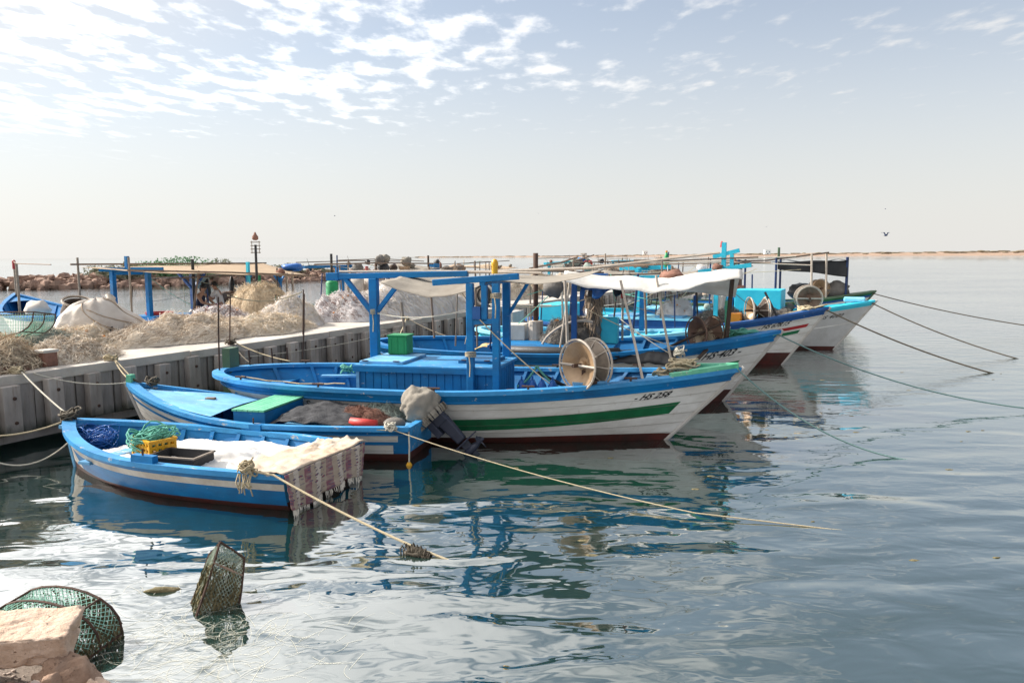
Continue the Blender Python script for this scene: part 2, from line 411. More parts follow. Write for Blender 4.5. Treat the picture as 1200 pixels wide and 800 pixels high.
# ================================================================= SETTING
# ---- water: mirror-like surface over a sea bed
def water_material():
    m = bpy.data.materials.new('sea_water'); m.use_nodes = True
    N, L = m.node_tree.nodes, m.node_tree.links; N.clear()
    t = N.new('ShaderNodeTexCoord')
    def noi(scale, sc, d=2, ro=.5, rot=0.0, dist=0.0):
        mp = N.new('ShaderNodeMapping'); mp.inputs['Scale'].default_value = sc; mp.inputs['Rotation'].default_value = (0, 0, rot)
        L.new(t.outputs['Object'], mp.inputs[0])
        n = N.new('ShaderNodeTexNoise'); n.inputs['Scale'].default_value = scale; n.inputs['Detail'].default_value = d
        n.inputs['Roughness'].default_value = ro; n.inputs['Distortion'].default_value = dist
        L.new(mp.outputs[0], n.inputs[0]); return n.outputs[0]
    def ma(op, a, b, c=None):
        n = N.new('ShaderNodeMath'); n.operation = op
        for i, x in enumerate((a, b, c)):
            if x is None: continue
            if isinstance(x, (int, float)): n.inputs[i].default_value = x
            else: L.new(x, n.inputs[i])
        return n.outputs[0]
    swell = noi(1.15, (.5, 1.1, 1), 1, .35, R(8), .5)
    rip = noi(2.6, (.7, 1.25, 1), 2, .5, R(-10), .4)
    chop = noi(6.5, (.6, 1.3, 1), 3, .55, R(12))
    # open water beyond the shelter of the boats is ruffled by the breeze
    sp = N.new('ShaderNodeSeparateXYZ'); L.new(t.outputs['Object'], sp.inputs[0])
    gust = noi(.09, (.6, 1.6, 1), 3, .6)
    far = N.new('ShaderNodeMapRange'); far.interpolation_type = 'SMOOTHSTEP'
    for i, v in enumerate((13.0, 46.0, .0, 1.0)): far.inputs[i + 1].default_value = v
    L.new(ma('ADD', sp.outputs[1], ma('MULTIPLY', sp.outputs[0], .55)), far.inputs[0])
    g = ma('MULTIPLY', far.outputs[0], ma('MULTIPLY_ADD', gust, 1.6, .1))
    near = N.new('ShaderNodeMapRange'); near.interpolation_type = 'SMOOTHSTEP'
    for i, v in enumerate((6.5, 15.0, 1.0, .22)): near.inputs[i + 1].default_value = v
    L.new(sp.outputs[1], near.inputs[0])
    h = ma('MULTIPLY', swell, ma('MULTIPLY', near.outputs[0], .078))
    h = ma('ADD', h, ma('MULTIPLY', rip, ma('MULTIPLY', near.outputs[0], .013)))
    h = ma('ADD', h, ma('MULTIPLY', ma('MULTIPLY', chop, g), .022))
    h = ma('ADD', h, ma('MULTIPLY', ma('MULTIPLY', rip, g), .03))
    b = N.new('ShaderNodeBump'); b.inputs['Strength'].default_value = 1.0; b.inputs['Distance'].default_value = 1.0
    L.new(h, b.inputs['Height'])
    fr = N.new('ShaderNodeFresnel'); fr.inputs['IOR'].default_value = 1.333; L.new(b.outputs[0], fr.inputs['Normal'])
    gl = N.new('ShaderNodeBsdfGlossy'); gl.inputs['Roughness'].default_value = .03; gl.inputs['Color'].default_value = (1, 1, 1, 1)
    L.new(b.outputs[0], gl.inputs['Normal'])
    tr = N.new('ShaderNodeBsdfTransparent'); tr.inputs['Color'].default_value = (.62, .80, .80, 1)
    # suspended matter: the water itself scatters a little green-blue light
    tb = N.new('ShaderNodeBsdfDiffuse'); tb.inputs['Color'].default_value = (.010, .044, .038, 1)
    m1 = N.new('ShaderNodeMixShader'); m1.inputs[0].default_value = .55
    L.new(tr.outputs[0], m1.inputs[1]); L.new(tb.outputs[0], m1.inputs[2])
    m2 = N.new('ShaderNodeMixShader'); L.new(ma('POWER', fr.outputs[0], .40), m2.inputs[0]); L.new(m1.outputs[0], m2.inputs[1]); L.new(gl.outputs[0], m2.inputs[2])
    o = N.new('ShaderNodeOutputMaterial'); L.new(m2.outputs[0], o.inputs[0])
    return m
wmb = MB()
_xs = [-30000, -300, -60, 60, 300, 30000]; _ys = [-200, -2, 40, 150, 1000, 40000]
for j in range(5):
    for i in range(5):
        b0 = len(wmb.v)
        wmb.v += [V(_xs[i], _ys[j], 0), V(_xs[i + 1], _ys[j], 0), V(_xs[i + 1], _ys[j + 1], 0), V(_xs[i], _ys[j + 1], 0)]
        wmb.face((b0, b0 + 1, b0 + 2, b0 + 3))
tag(wmb.build('sea_water', water_material()), kind='structure')

# ---- shore (gravel bank in the near left corner) and the sea bed that slopes away from it
def bank_z(x, y):
    # shoreline runs from (-3.6, 5.6) to (-1.6, 3.6) and on past the camera
    d = (x + 2.55) * .62 + (y - 4.62) * .78          # metres off the waterline, positive = out to sea
    z = -d * .36 if d > 0 else -d * .42
    z = max(z, -1.5) if z < 0 else min(z, 1.25)
    return z + .05 * n1((x, y, 0), 1.7) + .02 * n1((x, y, 3), 6)
smb = MB(); smb.grid(lambda u, v: (lambda x, y: (x, y, bank_z(x, y)))(-12 + u * 13, -6 + v * 13.2), 110, 110, uv=False)
# the dry part is gravel, the drowned part the same
def bank_mat():
    m = mat('shore_gravel', (.31, .245, .20), (.21, .165, .135), 9, .95, .9, 40)
    return m
shore = tag(smb.build('shore', bank_mat(), smooth=True), kind='structure')
bmb = MB()
BED_DIM = mat('depth_dimmed_bed', (.03, .06, .06), (.05, .085, .075), .6, .95, 0)  # dark teal stands in for light lost in deep water
bmb.grid(lambda u, v: (-400 + u * 800, -40 + v * 500, -1.5), 2, 2, uv=False)
tag(bmb.build('sea_bed', BED_DIM), kind='structure')

# ---- quay: cap slab, facing panels, piles with bolts
QA = V(-7.81, 11.58, 0); QD = V(.4288, .9034, 0); QN = V(.9034, -.4288, 0)     # along, outwards
QROT = math.atan2(QD.y, QD.x)
quay = thing('quay', None, None, QA, QROT)          # local x along the quay, local y = away from the boats (back)
quay['kind'] = 'structure'
QL0, QL1, QW = -9.0, 56.0, 6.2
mb = MB(); mb.box(((QL0 + QL1) / 2, QW / 2 + .12, .58), (QL1 - QL0, QW - .02, .9)); mb.build('core', CONC, quay)
x = QL0
k = 0
while x < QL1 - .01:                                 # deck slabs, with open joints
    L_ = 4.2; x2 = min(x + L_, QL1)
    mb = MB(); dzz = .008 * ((k * 7) % 3 - 1)
    mb.box(((x + x2) / 2, QW / 2 + .03, 1.12 + dzz), (x2 - x - .015, QW + .10, .16)); mb.build('deck_slab', CONC_TOP, quay, bevel=.015); x = x2; k += 1
PS = .703
pile_me = None; bolt_me = None; panel_mes = []
for i in range(-12, 79):
    xx = .07 + i * PS
    jit = random.uniform(-.012, .012)
    if pile_me is None:
        mb = MB(); mb.box((0, 0, 0), (.25, .15, .76)); p = mb.build('pile', CONC_PILE, quay, bevel=.012); pile_me = p.data
        mb = MB(); mb.lathe([(0, .028), (.012, .028), (.02, .018), (.02, .0)], (0, 0, 0), (0, -1, 0), 8); bo = mb.build('bolt', RUST, p); bolt_me = bo.data
        bo.location = (.03, -.076, .2)
        p.location = (xx, -.075, .69 + jit)
        bo2 = bpy.data.objects.new('bolt', bolt_me); col.objects.link(bo2); bo2.parent = p; bo2.location = (.03, -.076, -.2)
    else:
        p = bpy.data.objects.new('pile', pile_me); col.objects.link(p); p.parent = quay; p.location = (xx, -.075 + random.uniform(-.02, .02), .69 + jit * 2)
        p.rotation_euler = (random.uniform(-.02, .02), random.uniform(-.022, .022), random.uniform(-.04, .04)); p.scale = (random.uniform(.9, 1.1), 1, random.uniform(.96, 1.03))
        b_ = p.modifiers.new('bevel', 'BEVEL'); b_.width = .012; b_.segments = 2
        if i < 34:
            for zz in (.2, -.2):
                bo2 = bpy.data.objects.new('bolt', bolt_me); col.objects.link(bo2); bo2.parent = p; bo2.location = (.03, -.076, zz + random.uniform(-.02, .02))
    # two facing panels between this pile and the next, with a gap between them
    for q in range(2):
        w = PS / 2 - .030
        if len(panel_mes) < 2:
            mb = MB(); mb.box((0, 0, 0), (w, .05, .80)); o = mb.build('facing_panel', CONC, quay, bevel=.006); panel_mes.append(o.data)
        else:
            o = bpy.data.objects.new('facing_panel', panel_mes[q]); col.objects.link(o); o.parent = quay
        o.location = (xx + PS * (.25 + q * .5) + .10, .045 + random.uniform(-.014, .014), .68 + random.uniform(-.015, .015))

def on_quay(x, y, z=1.205):
    p = QA + QD * x - QN * y; return V(p.x, p.y, z)

# ---- breakwater far left, and its bushes
def rock_mesh(seed, n=7, m=5):
    mb = MB(); mb.blob((0, 0, 0), 1.0, seed, .55, 1.1, n, m); return mb
bw = MB()
bwp = [V(-75, 62, 0), V(-48, 76, 0), V(-36, 87, 0), V(-24, 103, 0), V(-13, 118, 0)]
def bwat(t):
    t = max(0, min(.9999, t)) * (len(bwp) - 1); i = int(t); return bwp[i].lerp(bwp[i + 1], t - i)
rr = random.Random(3)
for i in range(1500):
    t = rr.random(); p = bwat(t)
    lat = rr.uniform(-1, 1); hgt = (1 - abs(lat) ** 1.5) * 1.25 * (1.0 if t < .82 else max(.25, (1 - t) / .18))
    s_ = rr.uniform(.22, .58)
    bw.blob((p.x + lat * 2.3 + rr.uniform(-.4, .4), p.y - lat * 2.6 + rr.uniform(-.4, .4), hgt * rr.uniform(.6, 1) - .1), (s_ * rr.uniform(.8, 1.5), s_, s_ * rr.uniform(.6, 1)), i, .8, 1.6, 6, 4)
tag(bw.build('breakwater', BRK), 'long low breakwater of brown boulders beyond the boats on the left', 'breakwater')
bush_spots = [(.36, 2.1, 1.0), (.40, 1.7, 1.3), (.435, 2.4, 1.35), (.475, 2.9, 1.7), (.51, 2.5, 1.35), (.55, 2.6, 1.5), (.60, 1.9, 1.0), (.66, 2.0, 1.1), (.72, 1.7, .8)]
names = ['small grey-green bush at the left end of the bushes on the breakwater', 'low grey-green bush second from the left on the breakwater',
         'broad green bush third from the left on the breakwater', 'tallest green bush in the middle of the breakwater row', 'green bush right of the tallest one on the breakwater',
         'sixth bush from the left along the breakwater', 'green bush on the breakwater seen behind the tan awning posts', 'dull bush on the breakwater behind the two fishermen', 'last low bush on the far end of the breakwater']
for k, (t, w, h) in enumerate(bush_spots):
    p = bwat(t); b_ = thing('bush', names[k], 'bush', (p.x, p.y, .8), 0, group='bushes on the breakwater')
    mb = MB(); rr = random.Random(40 + k)
    for i in range(5):
        a = rr.uniform(0, 6.3); mb.tube([(0, 0, 0), (math.cos(a) * w * .3, math.sin(a) * .4, h * .4), (math.cos(a) * w * .55, math.sin(a) * .7, h * .75)], [.06, .045, .02], 5)
    mb.build('stem', WOOD, b_)
    mb = MB()
    for i in range(2600):
        a = rr.uniform(0, 6.3); rad = rr.random() ** .5; zz = rr.random()
        lump = 1 + .7 * n1((math.cos(a) * 2, math.sin(a) * 2, zz * 2 + k), 1.3)
        env = math.sqrt(max(0, 1 - (zz * .95) ** 2)) * lump
        c = V(math.cos(a) * rad * w * env, math.sin(a) * rad * w * .8 * env, zz * h * lump)
        d = V(rr.uniform(-1, 1), rr.uniform(-1, 1), rr.uniform(-.2, 1)).normalized()
        s_ = rr.uniform(.06, .15); e = d.orthogonal().normalized() * s_ * .6
        b0 = len(mb.v); mb.v += [c - e, c + d * s_ * 1.6, c + e, c - d * s_ * .5]; mb.face((b0, b0 + 1, b0 + 2, b0 + 3))
    mb.build('crown', LEAF if k in (2, 3, 4, 6) else LEAF2, b_, kind='stuff')

# ---- low sandy coast along the horizon on the right
cm = MB()
def coast(u, v):
    a = R(-8 + u * 56); d = 2000 - 550 * u ** 1.5
    hgt = (1.0 + 11.0 * u ** 1.1 + 2.2 * n1((u * 22, 0, 0)) + 1.0 * n1((u * 90, 1, 0))) * (1 if u > .02 else 0)
    pv = [0, .10, .55, 1.0, 1.0][int(round(v * 4))]; hv = [-.3, .25, .8, 1.0, -.3][int(round(v * 4))]
    dd = d + pv * 420 + (30 if v > .9 else 0)
    return (math.sin(a) * dd, math.cos(a) * dd, max(-.5, hgt * hv))
cm.grid(coast, 260, 4, uv=False)
tag(cm.build('coast', SAND), kind='structure')
SCRUB = mat('distant_scrub', (.16, .13, .085), (.22, .17, .11), .02, .95, 0)
cm = MB()
rr = random.Random(9)
for i in range(520):
    u = rr.random() ** .8; a = R(-8 + u * 56); d = 2000 - 550 * u ** 1.5 + rr.uniform(120, 400)
    hgt = 1.0 + 11.0 * u ** 1.1
    cm.blob((math.sin(a) * d, math.cos(a) * d, hgt * rr.uniform(.55, 1.02)), (rr.uniform(4, 16), 5, rr.uniform(.6, 2.0)), i, .4, 1.2, 6, 4)
tag(cm.build('coastal_scrub', SCRUB), 'dark scrub dotted along the low sandy coast on the horizon', 'scrub', kind='stuff')
PLASTER = mat('white_plaster', (.7, .69, .66), None, 3, .8, 0)
for k, (az, d, w, lab) in enumerate(((18.3, 1830, 13, 'tiny white house on the far coast above the dark awning boat'), (9.8, 1960, 11, 'tiny white house on the far coast left of the blue cross mast'))):
    hgt = 9
    a = R(az); h_ = thing('white_house', lab, 'house', (math.sin(a) * d, math.cos(a) * d, 4.5), group='white houses on the far coast')
    MB().box((0, 0, hgt / 2), (w, 9, hgt)).build('wall', PLASTER, h_)
    MB().box((0, 0, hgt + .25), (w + .6, 9.6, .5)).build('roof', PLASTER, h_)
    for xx in (-w * .28, w * .28): MB().box((xx, -4.52, hgt * .55), (1.6, .1, 2)).build('window', NAVY, h_)
    MB().box((0, -4.52, 1.4), (1.4, .1, 2.8)).build('door', WOOD_DK, h_)
# ================================================================= BOAT KIT
class Hull:
    def __init__(s, L, B, zs, zm, zb, rb, stern='canoe', rs=.5, wt=.85, tm=.45, draft=.32, ebow=.62, emid=.34, pb=2.1, ps=2.6):
        s.__dict__.update(locals())
    def s_(s, t):
        if t > s.tm: return s.zm + (s.zb - s.zm) * ((t - s.tm) / (1 - s.tm)) ** 2.1
        return s.zm + (s.zs - s.zm) * ((s.tm - t) / s.tm) ** 2
    def b(s, t):
        if t > s.tm: return s.B / 2 * max(0.0, 1 - ((t - s.tm) / (1 - s.tm)) ** s.pb) ** .92
        q = (s.tm - t) / s.tm
        if s.stern == 'canoe': return s.B / 2 * max(0.0, 1 - q ** s.ps) ** .55
        return s.B / 2 * (1 - (1 - s.wt) * q ** 2)
    def e(s, t):
        q = max(0, (t - s.tm) / (1 - s.tm)); e = s.emid + (s.ebow - s.emid) * q ** 1.4
        if s.stern == 'canoe':
            q = max(0, (s.tm - t) / s.tm); e += .38 * q ** 3
        return e
    def P(s, t, z, side=1, inset=0.0, off=0.0):
        sh = s.s_(t); w = min(1.08, max(0.0, (z + s.draft) / (sh + s.draft)))
        y = s.b(t) * w ** s.e(t) - inset + off
        x0 = s.rs * (1 - z / s.zs) if s.stern == 'canoe' else -.10 * (z / s.zs)
        x1 = s.L - s.rb * (1 - z / s.zb)
        x0 += inset * (1.0 if s.stern == 'canoe' else .5); x1 -= inset * 1.6
        if s.stern == 'canoe': x0 -= off
        return V(x0 + t * (x1 - x0), side * max(y, 0.002), z)
    def ts(s, n, t0=0.0, t1=1.0):
        return [t0 + (t1 - t0) * (.5 - .5 * math.cos(math.pi * i / n)) for i in range(n + 1)]

def make_boat(name, label, hull, loc, heading, bands, mats, floor_z, inner, floor_mat, cap, rail=None, heel=0.0, trim=0.0, nrib=9, rib_mat=None,
              rib_t=(.12, .86), stem_mat=None, deck_t=None, deck_mat=None, group=None, cap_w=.11, floor_t=(.06, .9), ribs=True, n=44):
    """bands: list of (fn(t)->z of the lower edge, material index or fn(t)->index), from the sheer down"""
    root = thing(name, label, 'boat', loc, heading, heel, trim, group=group)
    h = hull
    # outer planking
    mb = MB(); ts = h.ts(n)
    for side in (1, -1):
        prev = [h.s_(t) for t in ts]
        for fn, mi in bands:
            cur = [min(p - .004, fn(t)) for p, t in zip(prev, ts)]
            cur = [max(c, -h.draft) for c in cur]
            rows = max(1, int(max(p - c for p, c in zip(prev, cur)) / .09))
            for r_ in range(rows):
                a0, a1 = r_ / rows, (r_ + 1) / rows
                for i in range(n):
                    q = []
                    for (tt, a, pz, cz) in ((ts[i], a0, prev[i], cur[i]), (ts[i + 1], a0, prev[i + 1], cur[i + 1]), (ts[i + 1], a1, prev[i + 1], cur[i + 1]), (ts[i], a1, prev[i], cur[i])):
                        q.append(h.P(tt, pz + (cz - pz) * a, side))
                    mb.cur = mi((ts[i] + ts[i + 1]) / 2) if callable(mi) else mi
                    b0 = len(mb.v); mb.v += q
                    uvq = tuple((p_.x, (p_.z + h.draft) / (h.s_(tt_) + h.draft)) for p_, tt_ in zip(q, (ts[i], ts[i + 1], ts[i + 1], ts[i])))
                    mb.face((b0, b0 + 1, b0 + 2, b0 + 3) if side < 0 else (b0 + 3, b0 + 2, b0 + 1, b0), uvq if side < 0 else uvq[::-1])
            prev = cur
    hull_o = mb.build('hull', mats, root)
    bm = bmesh.new(); bm.from_mesh(hull_o.data); bmesh.ops.remove_doubles(bm, verts=bm.verts, dist=.0008); bm.to_mesh(hull_o.data); bm.free()
    hull_o.data.polygons.foreach_set('use_smooth', [True] * len(hull_o.data.polygons))
    # inner planking
    mb = MB(); tin = h.ts(30, .0, 1.0)
    for side in (1, -1):
        mb.grid(lambda u, v: h.P(tin[int(round(u * 30))], h.s_(tin[int(round(u * 30))]) * (1 - v) + floor_z * v, side, .055), 30, 5, uv=False, flip=side < 0)
    mb.build('inner_planking', inner, root, smooth=True)
    # floor boards
    mb = MB(); f0, f1 = floor_t; nf = 24
    mb.grid(lambda u, v: (lambda t: h.P(t, floor_z, 1, .055).lerp(h.P(t, floor_z, -1, .055), v))(f0 + (f1 - f0) * u), nf, 6, uv=False, flip=True)
    mb.build('floor', floor_mat, root)
    # gunwale caps, one per side
    tg = h.ts(46)
    for side in (1, -1):
        mb = MB(); ring = []
        for t in tg:
            z = h.s_(t); o = h.P(t, z, side, 0, .035); i_ = h.P(t, z, side, cap_w - .035)
            o.z = i_.z = z
            ring.append((V(o.x, o.y, z + .035), V(i_.x, i_.y, z + .035), V(i_.x, i_.y, z - .03), V(o.x, o.y, z - .03)))
        for q in ring: mb.v += list(q)
        for i in range(len(tg) - 1):
            for k in range(4):
                a = i * 4 + k; b_ = i * 4 + (k + 1) % 4
                f = (a, b_, b_ + 4, a + 4); mb.face(f if side > 0 else f[::-1])
        mb.build('gunwale', cap, root)
    # rubbing strake
    if rail:
        for side in (1, -1):
            mb = MB(); pts = [h.P(t, h.s_(t) - rail[1], side, 0, .012) for t in tg[1:-1]]
            mb.tube(pts, rail[2], 5); mb.build('rubbing_strake', rail[0], root)
    # stem
    mb = MB(); pts = [h.P(1.0, z, 1) for z in (-h.draft * .9, h.zb * .33, h.zb * .66, h.zb + .03)]
    pts = [V(p.x + .01, 0, p.z) for p in pts]; mb.tube(pts, [.03, .035, .04, .045], 6)
    mb.build('stem_post', stem_mat or mats[0], root)
    if h.stern == 'transom':
        mb = MB(); zt = h.s_(0); zz = [-h.draft + (zt + h.draft) * k / 8 for k in range(9)]
        left = [h.P(0, z, 1) for z in zz]; right = [h.P(0, z, -1) for z in zz]
        for k in range(8):
            b0 = len(mb.v); mb.v += [left[k], right[k], right[k + 1], left[k + 1]]; mb.cur = 1 if zz[k] < .05 else 0; mb.face((b0, b0 + 1, b0 + 2, b0 + 3)[::-1])
        for k in range(8):
            b0 = len(mb.v); o_ = V(.05, 0, 0); mb.v += [left[k] + o_, right[k] + o_, right[k + 1] + o_, left[k + 1] + o_]; mb.cur = 0; mb.face((b0, b0 + 1, b0 + 2, b0 + 3))
        a, b_ = left[-1], right[-1]
        mb.cur = 0; mb.beam(a + V(.03, .02, .01), b_ + V(.03, -.02, .01), .10, .05)
        mb.build('transom', [cap, BOOT], root)
    else:
        mb = MB(); pts = [h.P(0, z, 1) for z in (-h.draft * .9, h.zs * .4, h.zs + .02)]; pts = [V(p.x - .01, 0, p.z) for p in pts]
        mb.tube(pts, .035, 6); mb.build('stern_post', stem_mat or mats[0], root)
    if deck_t:                                         # bow deck
        mb = MB(); d0 = deck_t
        mb.grid(lambda u, v: (lambda t: h.P(t, h.s_(t) - .05, 1, .05).lerp(h.P(t, h.s_(t) - .05, -1, .05), v) + V(0, 0, .06 * math.sin(math.pi * v) * (1 - u)))(d0 + (.995 - d0) * u), 10, 6, uv=False, flip=True)
        mb.build('bow_deck', deck_mat or cap, root)
    if ribs:
        for k in range(nrib):
            t = rib_t[0] + (rib_t[1] - rib_t[0]) * k / (nrib - 1)
            for side in (1, -1):
                mb = MB(); w = .03 / h.L; prof = [h.s_(t) - .02 - (h.s_(t) - .02 - floor_z) * j / 3 for j in range(4)]
                for z in prof:
                    mb.v += [h.P(t - w, z, side, .055), h.P(t + w, z, side, .055), h.P(t + w, z, side, .10), h.P(t - w, z, side, .10)]
                for j in range(3):
                    for q in range(4):
                        a = j * 4 + q; c_ = j * 4 + (q + 1) % 4; f = (a, c_, c_ + 4, a + 4); mb.face(f if side > 0 else f[::-1])
                mb.build('rib', rib_mat or inner, root)
    return root

def hull_text(root, hull, s, t0, height, drop, side=-1, shear=.25, spacing=1.0, mat_=None, thick=.006, slope=0.0):
    cu = bpy.data.curves.new('lettering', 'FONT'); cu.body = s; cu.size = height * 1.38; cu.shear = shear; cu.space_character = spacing; cu.offset = thick
    cu.resolution_u = 3
    tmp = bpy.data.objects.new('tmp_text', cu); col.objects.link(tmp)
    dg = bpy.context.evaluated_depsgraph_get(); me = bpy.data.meshes.new_from_object(tmp.evaluated_get(dg))
    bpy.data.objects.remove(tmp)
    for v in me.vertices:
        t = t0 + v.co.x / hull.L; z = hull.s_(t) - drop + v.co.y + slope * v.co.x
        p = hull.P(t, z, side, 0, .006); v.co = p
    me.materials.clear(); me.materials.append(mat_ or BLACK_MK)
    o = bpy.data.objects.new('lettering', me); col.objects.link(o); o.parent = root
    return o

def net_reel(root, c, axis, rad, width, m_in, m_out, m_rim, stand_z, spokes=8, bar=True, hub=.30):
    """hourglass drum of two flared cones with wire rims on a stand"""
    c, ax = Vector(c), Vector(axis).normalized()
    mb = MB(); e = ax.cross(V(0, 0, 1)).normalized()
    for sg in (-1, 1):
        f = c + ax * sg * width * .10
        mb.beam(V(f.x, f.y, stand_z), f - V(0, 0, rad * .2), .06, .06)
    mb.tube([c - ax * width * .75, c + ax * width * .75], .03, 8)
    mb.beam(V(c.x, c.y, stand_z + .03) - e * .22, V(c.x, c.y, stand_z + .03) + e * .22, .16, .06)
    reel = mb.build('net_reel', RUST, root)
    for sg in (-1, 1):
        mb = MB(); o = c; a = ax * sg
        prof = [(width * .02, rad * hub), (width * .14, rad * (hub + .08)), (width * .36, rad * .78), (width * .42, rad * .92)]
        mb.mat(0).lathe(prof, o, a, 26)
        mb.mat(1).lathe([(h_ + .012, r_ - .012) for h_, r_ in prof], o, a, 26)
        mb.mat(1).lathe([(width * .10, .0), (width * .10, rad * (hub + .02))], o, a, 20)
        mb.mat(1).lathe([(width * .10, rad * .16), (width * .28, rad * .15), (width * .28, 0)], o, a, 12)
        cone = mb.build('drum_cone', [m_out, m_in], reel, smooth=True)
        mb = MB(); mb.ring(o + a * width * .5, ax, rad, rad * .045, 32, 6); mb.ring(o + a * width * .42, ax, rad * .92, rad * .03, 32, 5)
        e1 = ax.orthogonal().normalized(); e2 = ax.cross(e1)
        for k in range(spokes):
            an = 2 * math.pi * k / spokes; d = e1 * math.cos(an) + e2 * math.sin(an)
            mb.tube([o + a * width * .04 + d * rad * (hub + .03), o + a * width * .30 + d * rad * .75, o + a * width * .5 + d * rad], rad * .028, 4)
        if bar:
            mb.tube([o + a * width * .5 - e * rad, o + a * width * .46, o + a * width * .5 + e * rad], rad * .05, 5)
        mb.build('rim', m_rim, reel)
    return reel

def rope_pts(a, b, sag, n=24, wig=0.0, seed=0):
    a, b = Vector(a), Vector(b); out = []
    for i in range(n + 1):
        t = i / n; p = a.lerp(b, t); p.z -= sag * 4 * t * (1 - t)
        if wig: p += V(n1((t * 6, seed, 0)) * wig, n1((t * 6, seed, 5)) * wig, n1((t * 6, seed, 9)) * wig * .6)
        out.append(p)
    return out
def rope(label, pts, r=.014, m=None, name='mooring_rope', cat='rope', group=None):
    mb = MB(); mb.tube(pts, r, 6); return solid(name, mb, m or ROPE, label, cat, group, smooth=True)

def coil(mb, c, rad, n, r, seed=0, squash=.5, tilt=.35):
    """loose heap of rope loops"""
    rr = random.Random(seed); c = Vector(c)
    for k in range(n):
        cc = c + V(rr.uniform(-.35, .35) * rad, rr.uniform(-.35, .35) * rad, rr.uniform(0, 1) * rad * squash)
        R1 = rad * rr.uniform(.45, 1.0); a0 = rr.uniform(0, 6.3); tx, ty = rr.uniform(-tilt, tilt), rr.uniform(-tilt, tilt); ell = rr.uniform(.6, 1.0)
        pts = []
        for i in range(17):
            a = a0 + 2 * math.pi * i / 16 * rr.uniform(.98, 1.02)
            x, y = math.cos(a) * R1, math.sin(a) * R1 * ell
            pts.append(cc + V(x, y, x * tx + y * ty + .02 * math.sin(a * 3 + k)))
        mb.tube(pts, r, 5)
    return mb

def cloth(fn, nu, nv, mats, name, parent=None, thick=.006, kind=None):
    mb = MB(); mb.grid(fn, nu, nv); o = mb.build(name, mats, parent, smooth=True)
    s = o.modifiers.new('thickness', 'SOLIDIFY'); s.thickness = thick; return o

def strands(mb, surf, n, length, w, seed, droop=.03, lift=.02, dirn=None, curl=.4):
    """thin net filaments lying on a surface; surf(u,v) -> (point, normal)"""
    rr = random.Random(seed)
    for k in range(n):
        p, nn = surf(rr.random(), rr.random())
        t = nn.cross(V(rr.uniform(-1, 1), rr.uniform(-1, 1), rr.uniform(-1, 1)))
        if dirn is not None:
            d = Vector(dirn) + V(rr.uniform(-.4, .4), rr.uniform(-.4, .4), rr.uniform(-.4, .4)); t = d - nn * d.dot(nn)
        if t.length < 1e-4: continue
        t.normalize(); L_ = length * rr.uniform(.4, 1.3); b = nn.cross(t)
        cv = rr.uniform(-curl, curl) * L_; lf = lift * rr.uniform(.2, 1.6)
        pts = [p - t * L_ / 2 + nn * .004, p - t * L_ * .2 + b * cv * .6 + nn * lf, p + t * L_ * .2 + b * cv * .6 + nn * lf * .8, p + t * L_ / 2 + nn * .002]
        mb.strand(pts, w * rr.uniform(.6, 1.4), (b + nn * rr.uniform(-.7, .7)))
    return mb

def heap(name, label, cat, c, size, rz, m_body, m_str, seed, n_str=1600, slen=.32, sw=.011, amp=.34, sc=1.6, peak=1.0, dirn=None, group=None, lift=.03, mats2=None, base_z=None):
    """lumpy heap of netting on the quay: body + loose filaments"""
    c = Vector(c); sx, sy, sz = size
    root = thing(name, label, cat, c, rz, group=group)
    def f(u, v):
        a = 2 * math.pi * u; r = v
        edge = 1 + .22 * n1((math.cos(a) * 1.3, math.sin(a) * 1.3, seed * 2.1)) + .08 * n1((math.cos(a) * 4, math.sin(a) * 4, seed))
        x, y = math.cos(a) * r * sx * edge, math.sin(a) * r * sy * edge
        prof = max(0.0, 1 - r ** (2.0 / peak)) ** .75
        lum = 1 + amp * nz((x * sc / max(sx, .5) * 1.2, y * sc / max(sy, .5) * 1.2, seed * 5.3), 1.5, 4)
        fold = .06 * nz((x, y, seed), 3.5, 3) + .025 * n1((x, y, seed), 9) - .11 * (1 - min(1, 4.0 * abs(n1((x, y, seed * 1.7), 1.9 / max(.6, sz * 1.2))))) * min(1, sz * 2)
        return V(x, y, max(0.0, prof * sz * lum + fold * min(1, prof * 3)))
    nu, nv = 56, 18
    mb = MB(); mb.grid(lambda u, v: f(u, max(v, .001)), nu, nv, uv=False)
    mb.build('net_body', m_body, root, smooth=True)
    def surf(u, v):
        v = v ** .6 * .98; p = f(u, v); e = .01
        du = f(u + e, v) - p; dv = f(u, v + e) - p; nn = du.cross(dv)
        if nn.length < 1e-8: nn = V(0, 0, 1)
        nn.normalize()
        return p, (nn if nn.z >= 0 else -nn)
    n_str = int(n_str * 1.8); sw *= .55
    mb = MB(); strands(mb, surf, n_str, slen, sw, seed, lift=lift, dirn=dirn)
    mb.build('loose_filaments', m_str, root, kind='stuff')
    if sz > .3 and sx < 2.5:                           # head rope with its row of small floats
        fl = MB(); ro = []; a0 = (seed * 1.7) % 6.28
        for i in range(40):
            u = (a0 / 6.283 + .55 * i / 39) % 1; v = .78 - .5 * math.sin(i / 39 * 3.1) + .10 * math.sin(i * .8 + seed)
            p = f(u, v); p.z += .025; ro.append(p)
            if i % 3 == 1: fl.blob(p, (.035, .03, .03), i, .1, 1, 7, 5)
        mb2 = MB(); mb2.tube(ro, .008, 4); hr = mb2.build('head_rope', ROPE_W if seed % 2 else ROPE_G, root)
        fl.build('net_floats', (SACKW, ORANGE, WOOD, SACKW)[seed % 4], root, smooth=True, kind='stuff')
    if mats2:
        mb = MB(); strands(mb, surf, n_str // 2, slen * .9, sw, seed + 99, lift=lift * 1.3, dirn=dirn); mb.build('stray_filaments', mats2, root, kind='stuff')
    return root

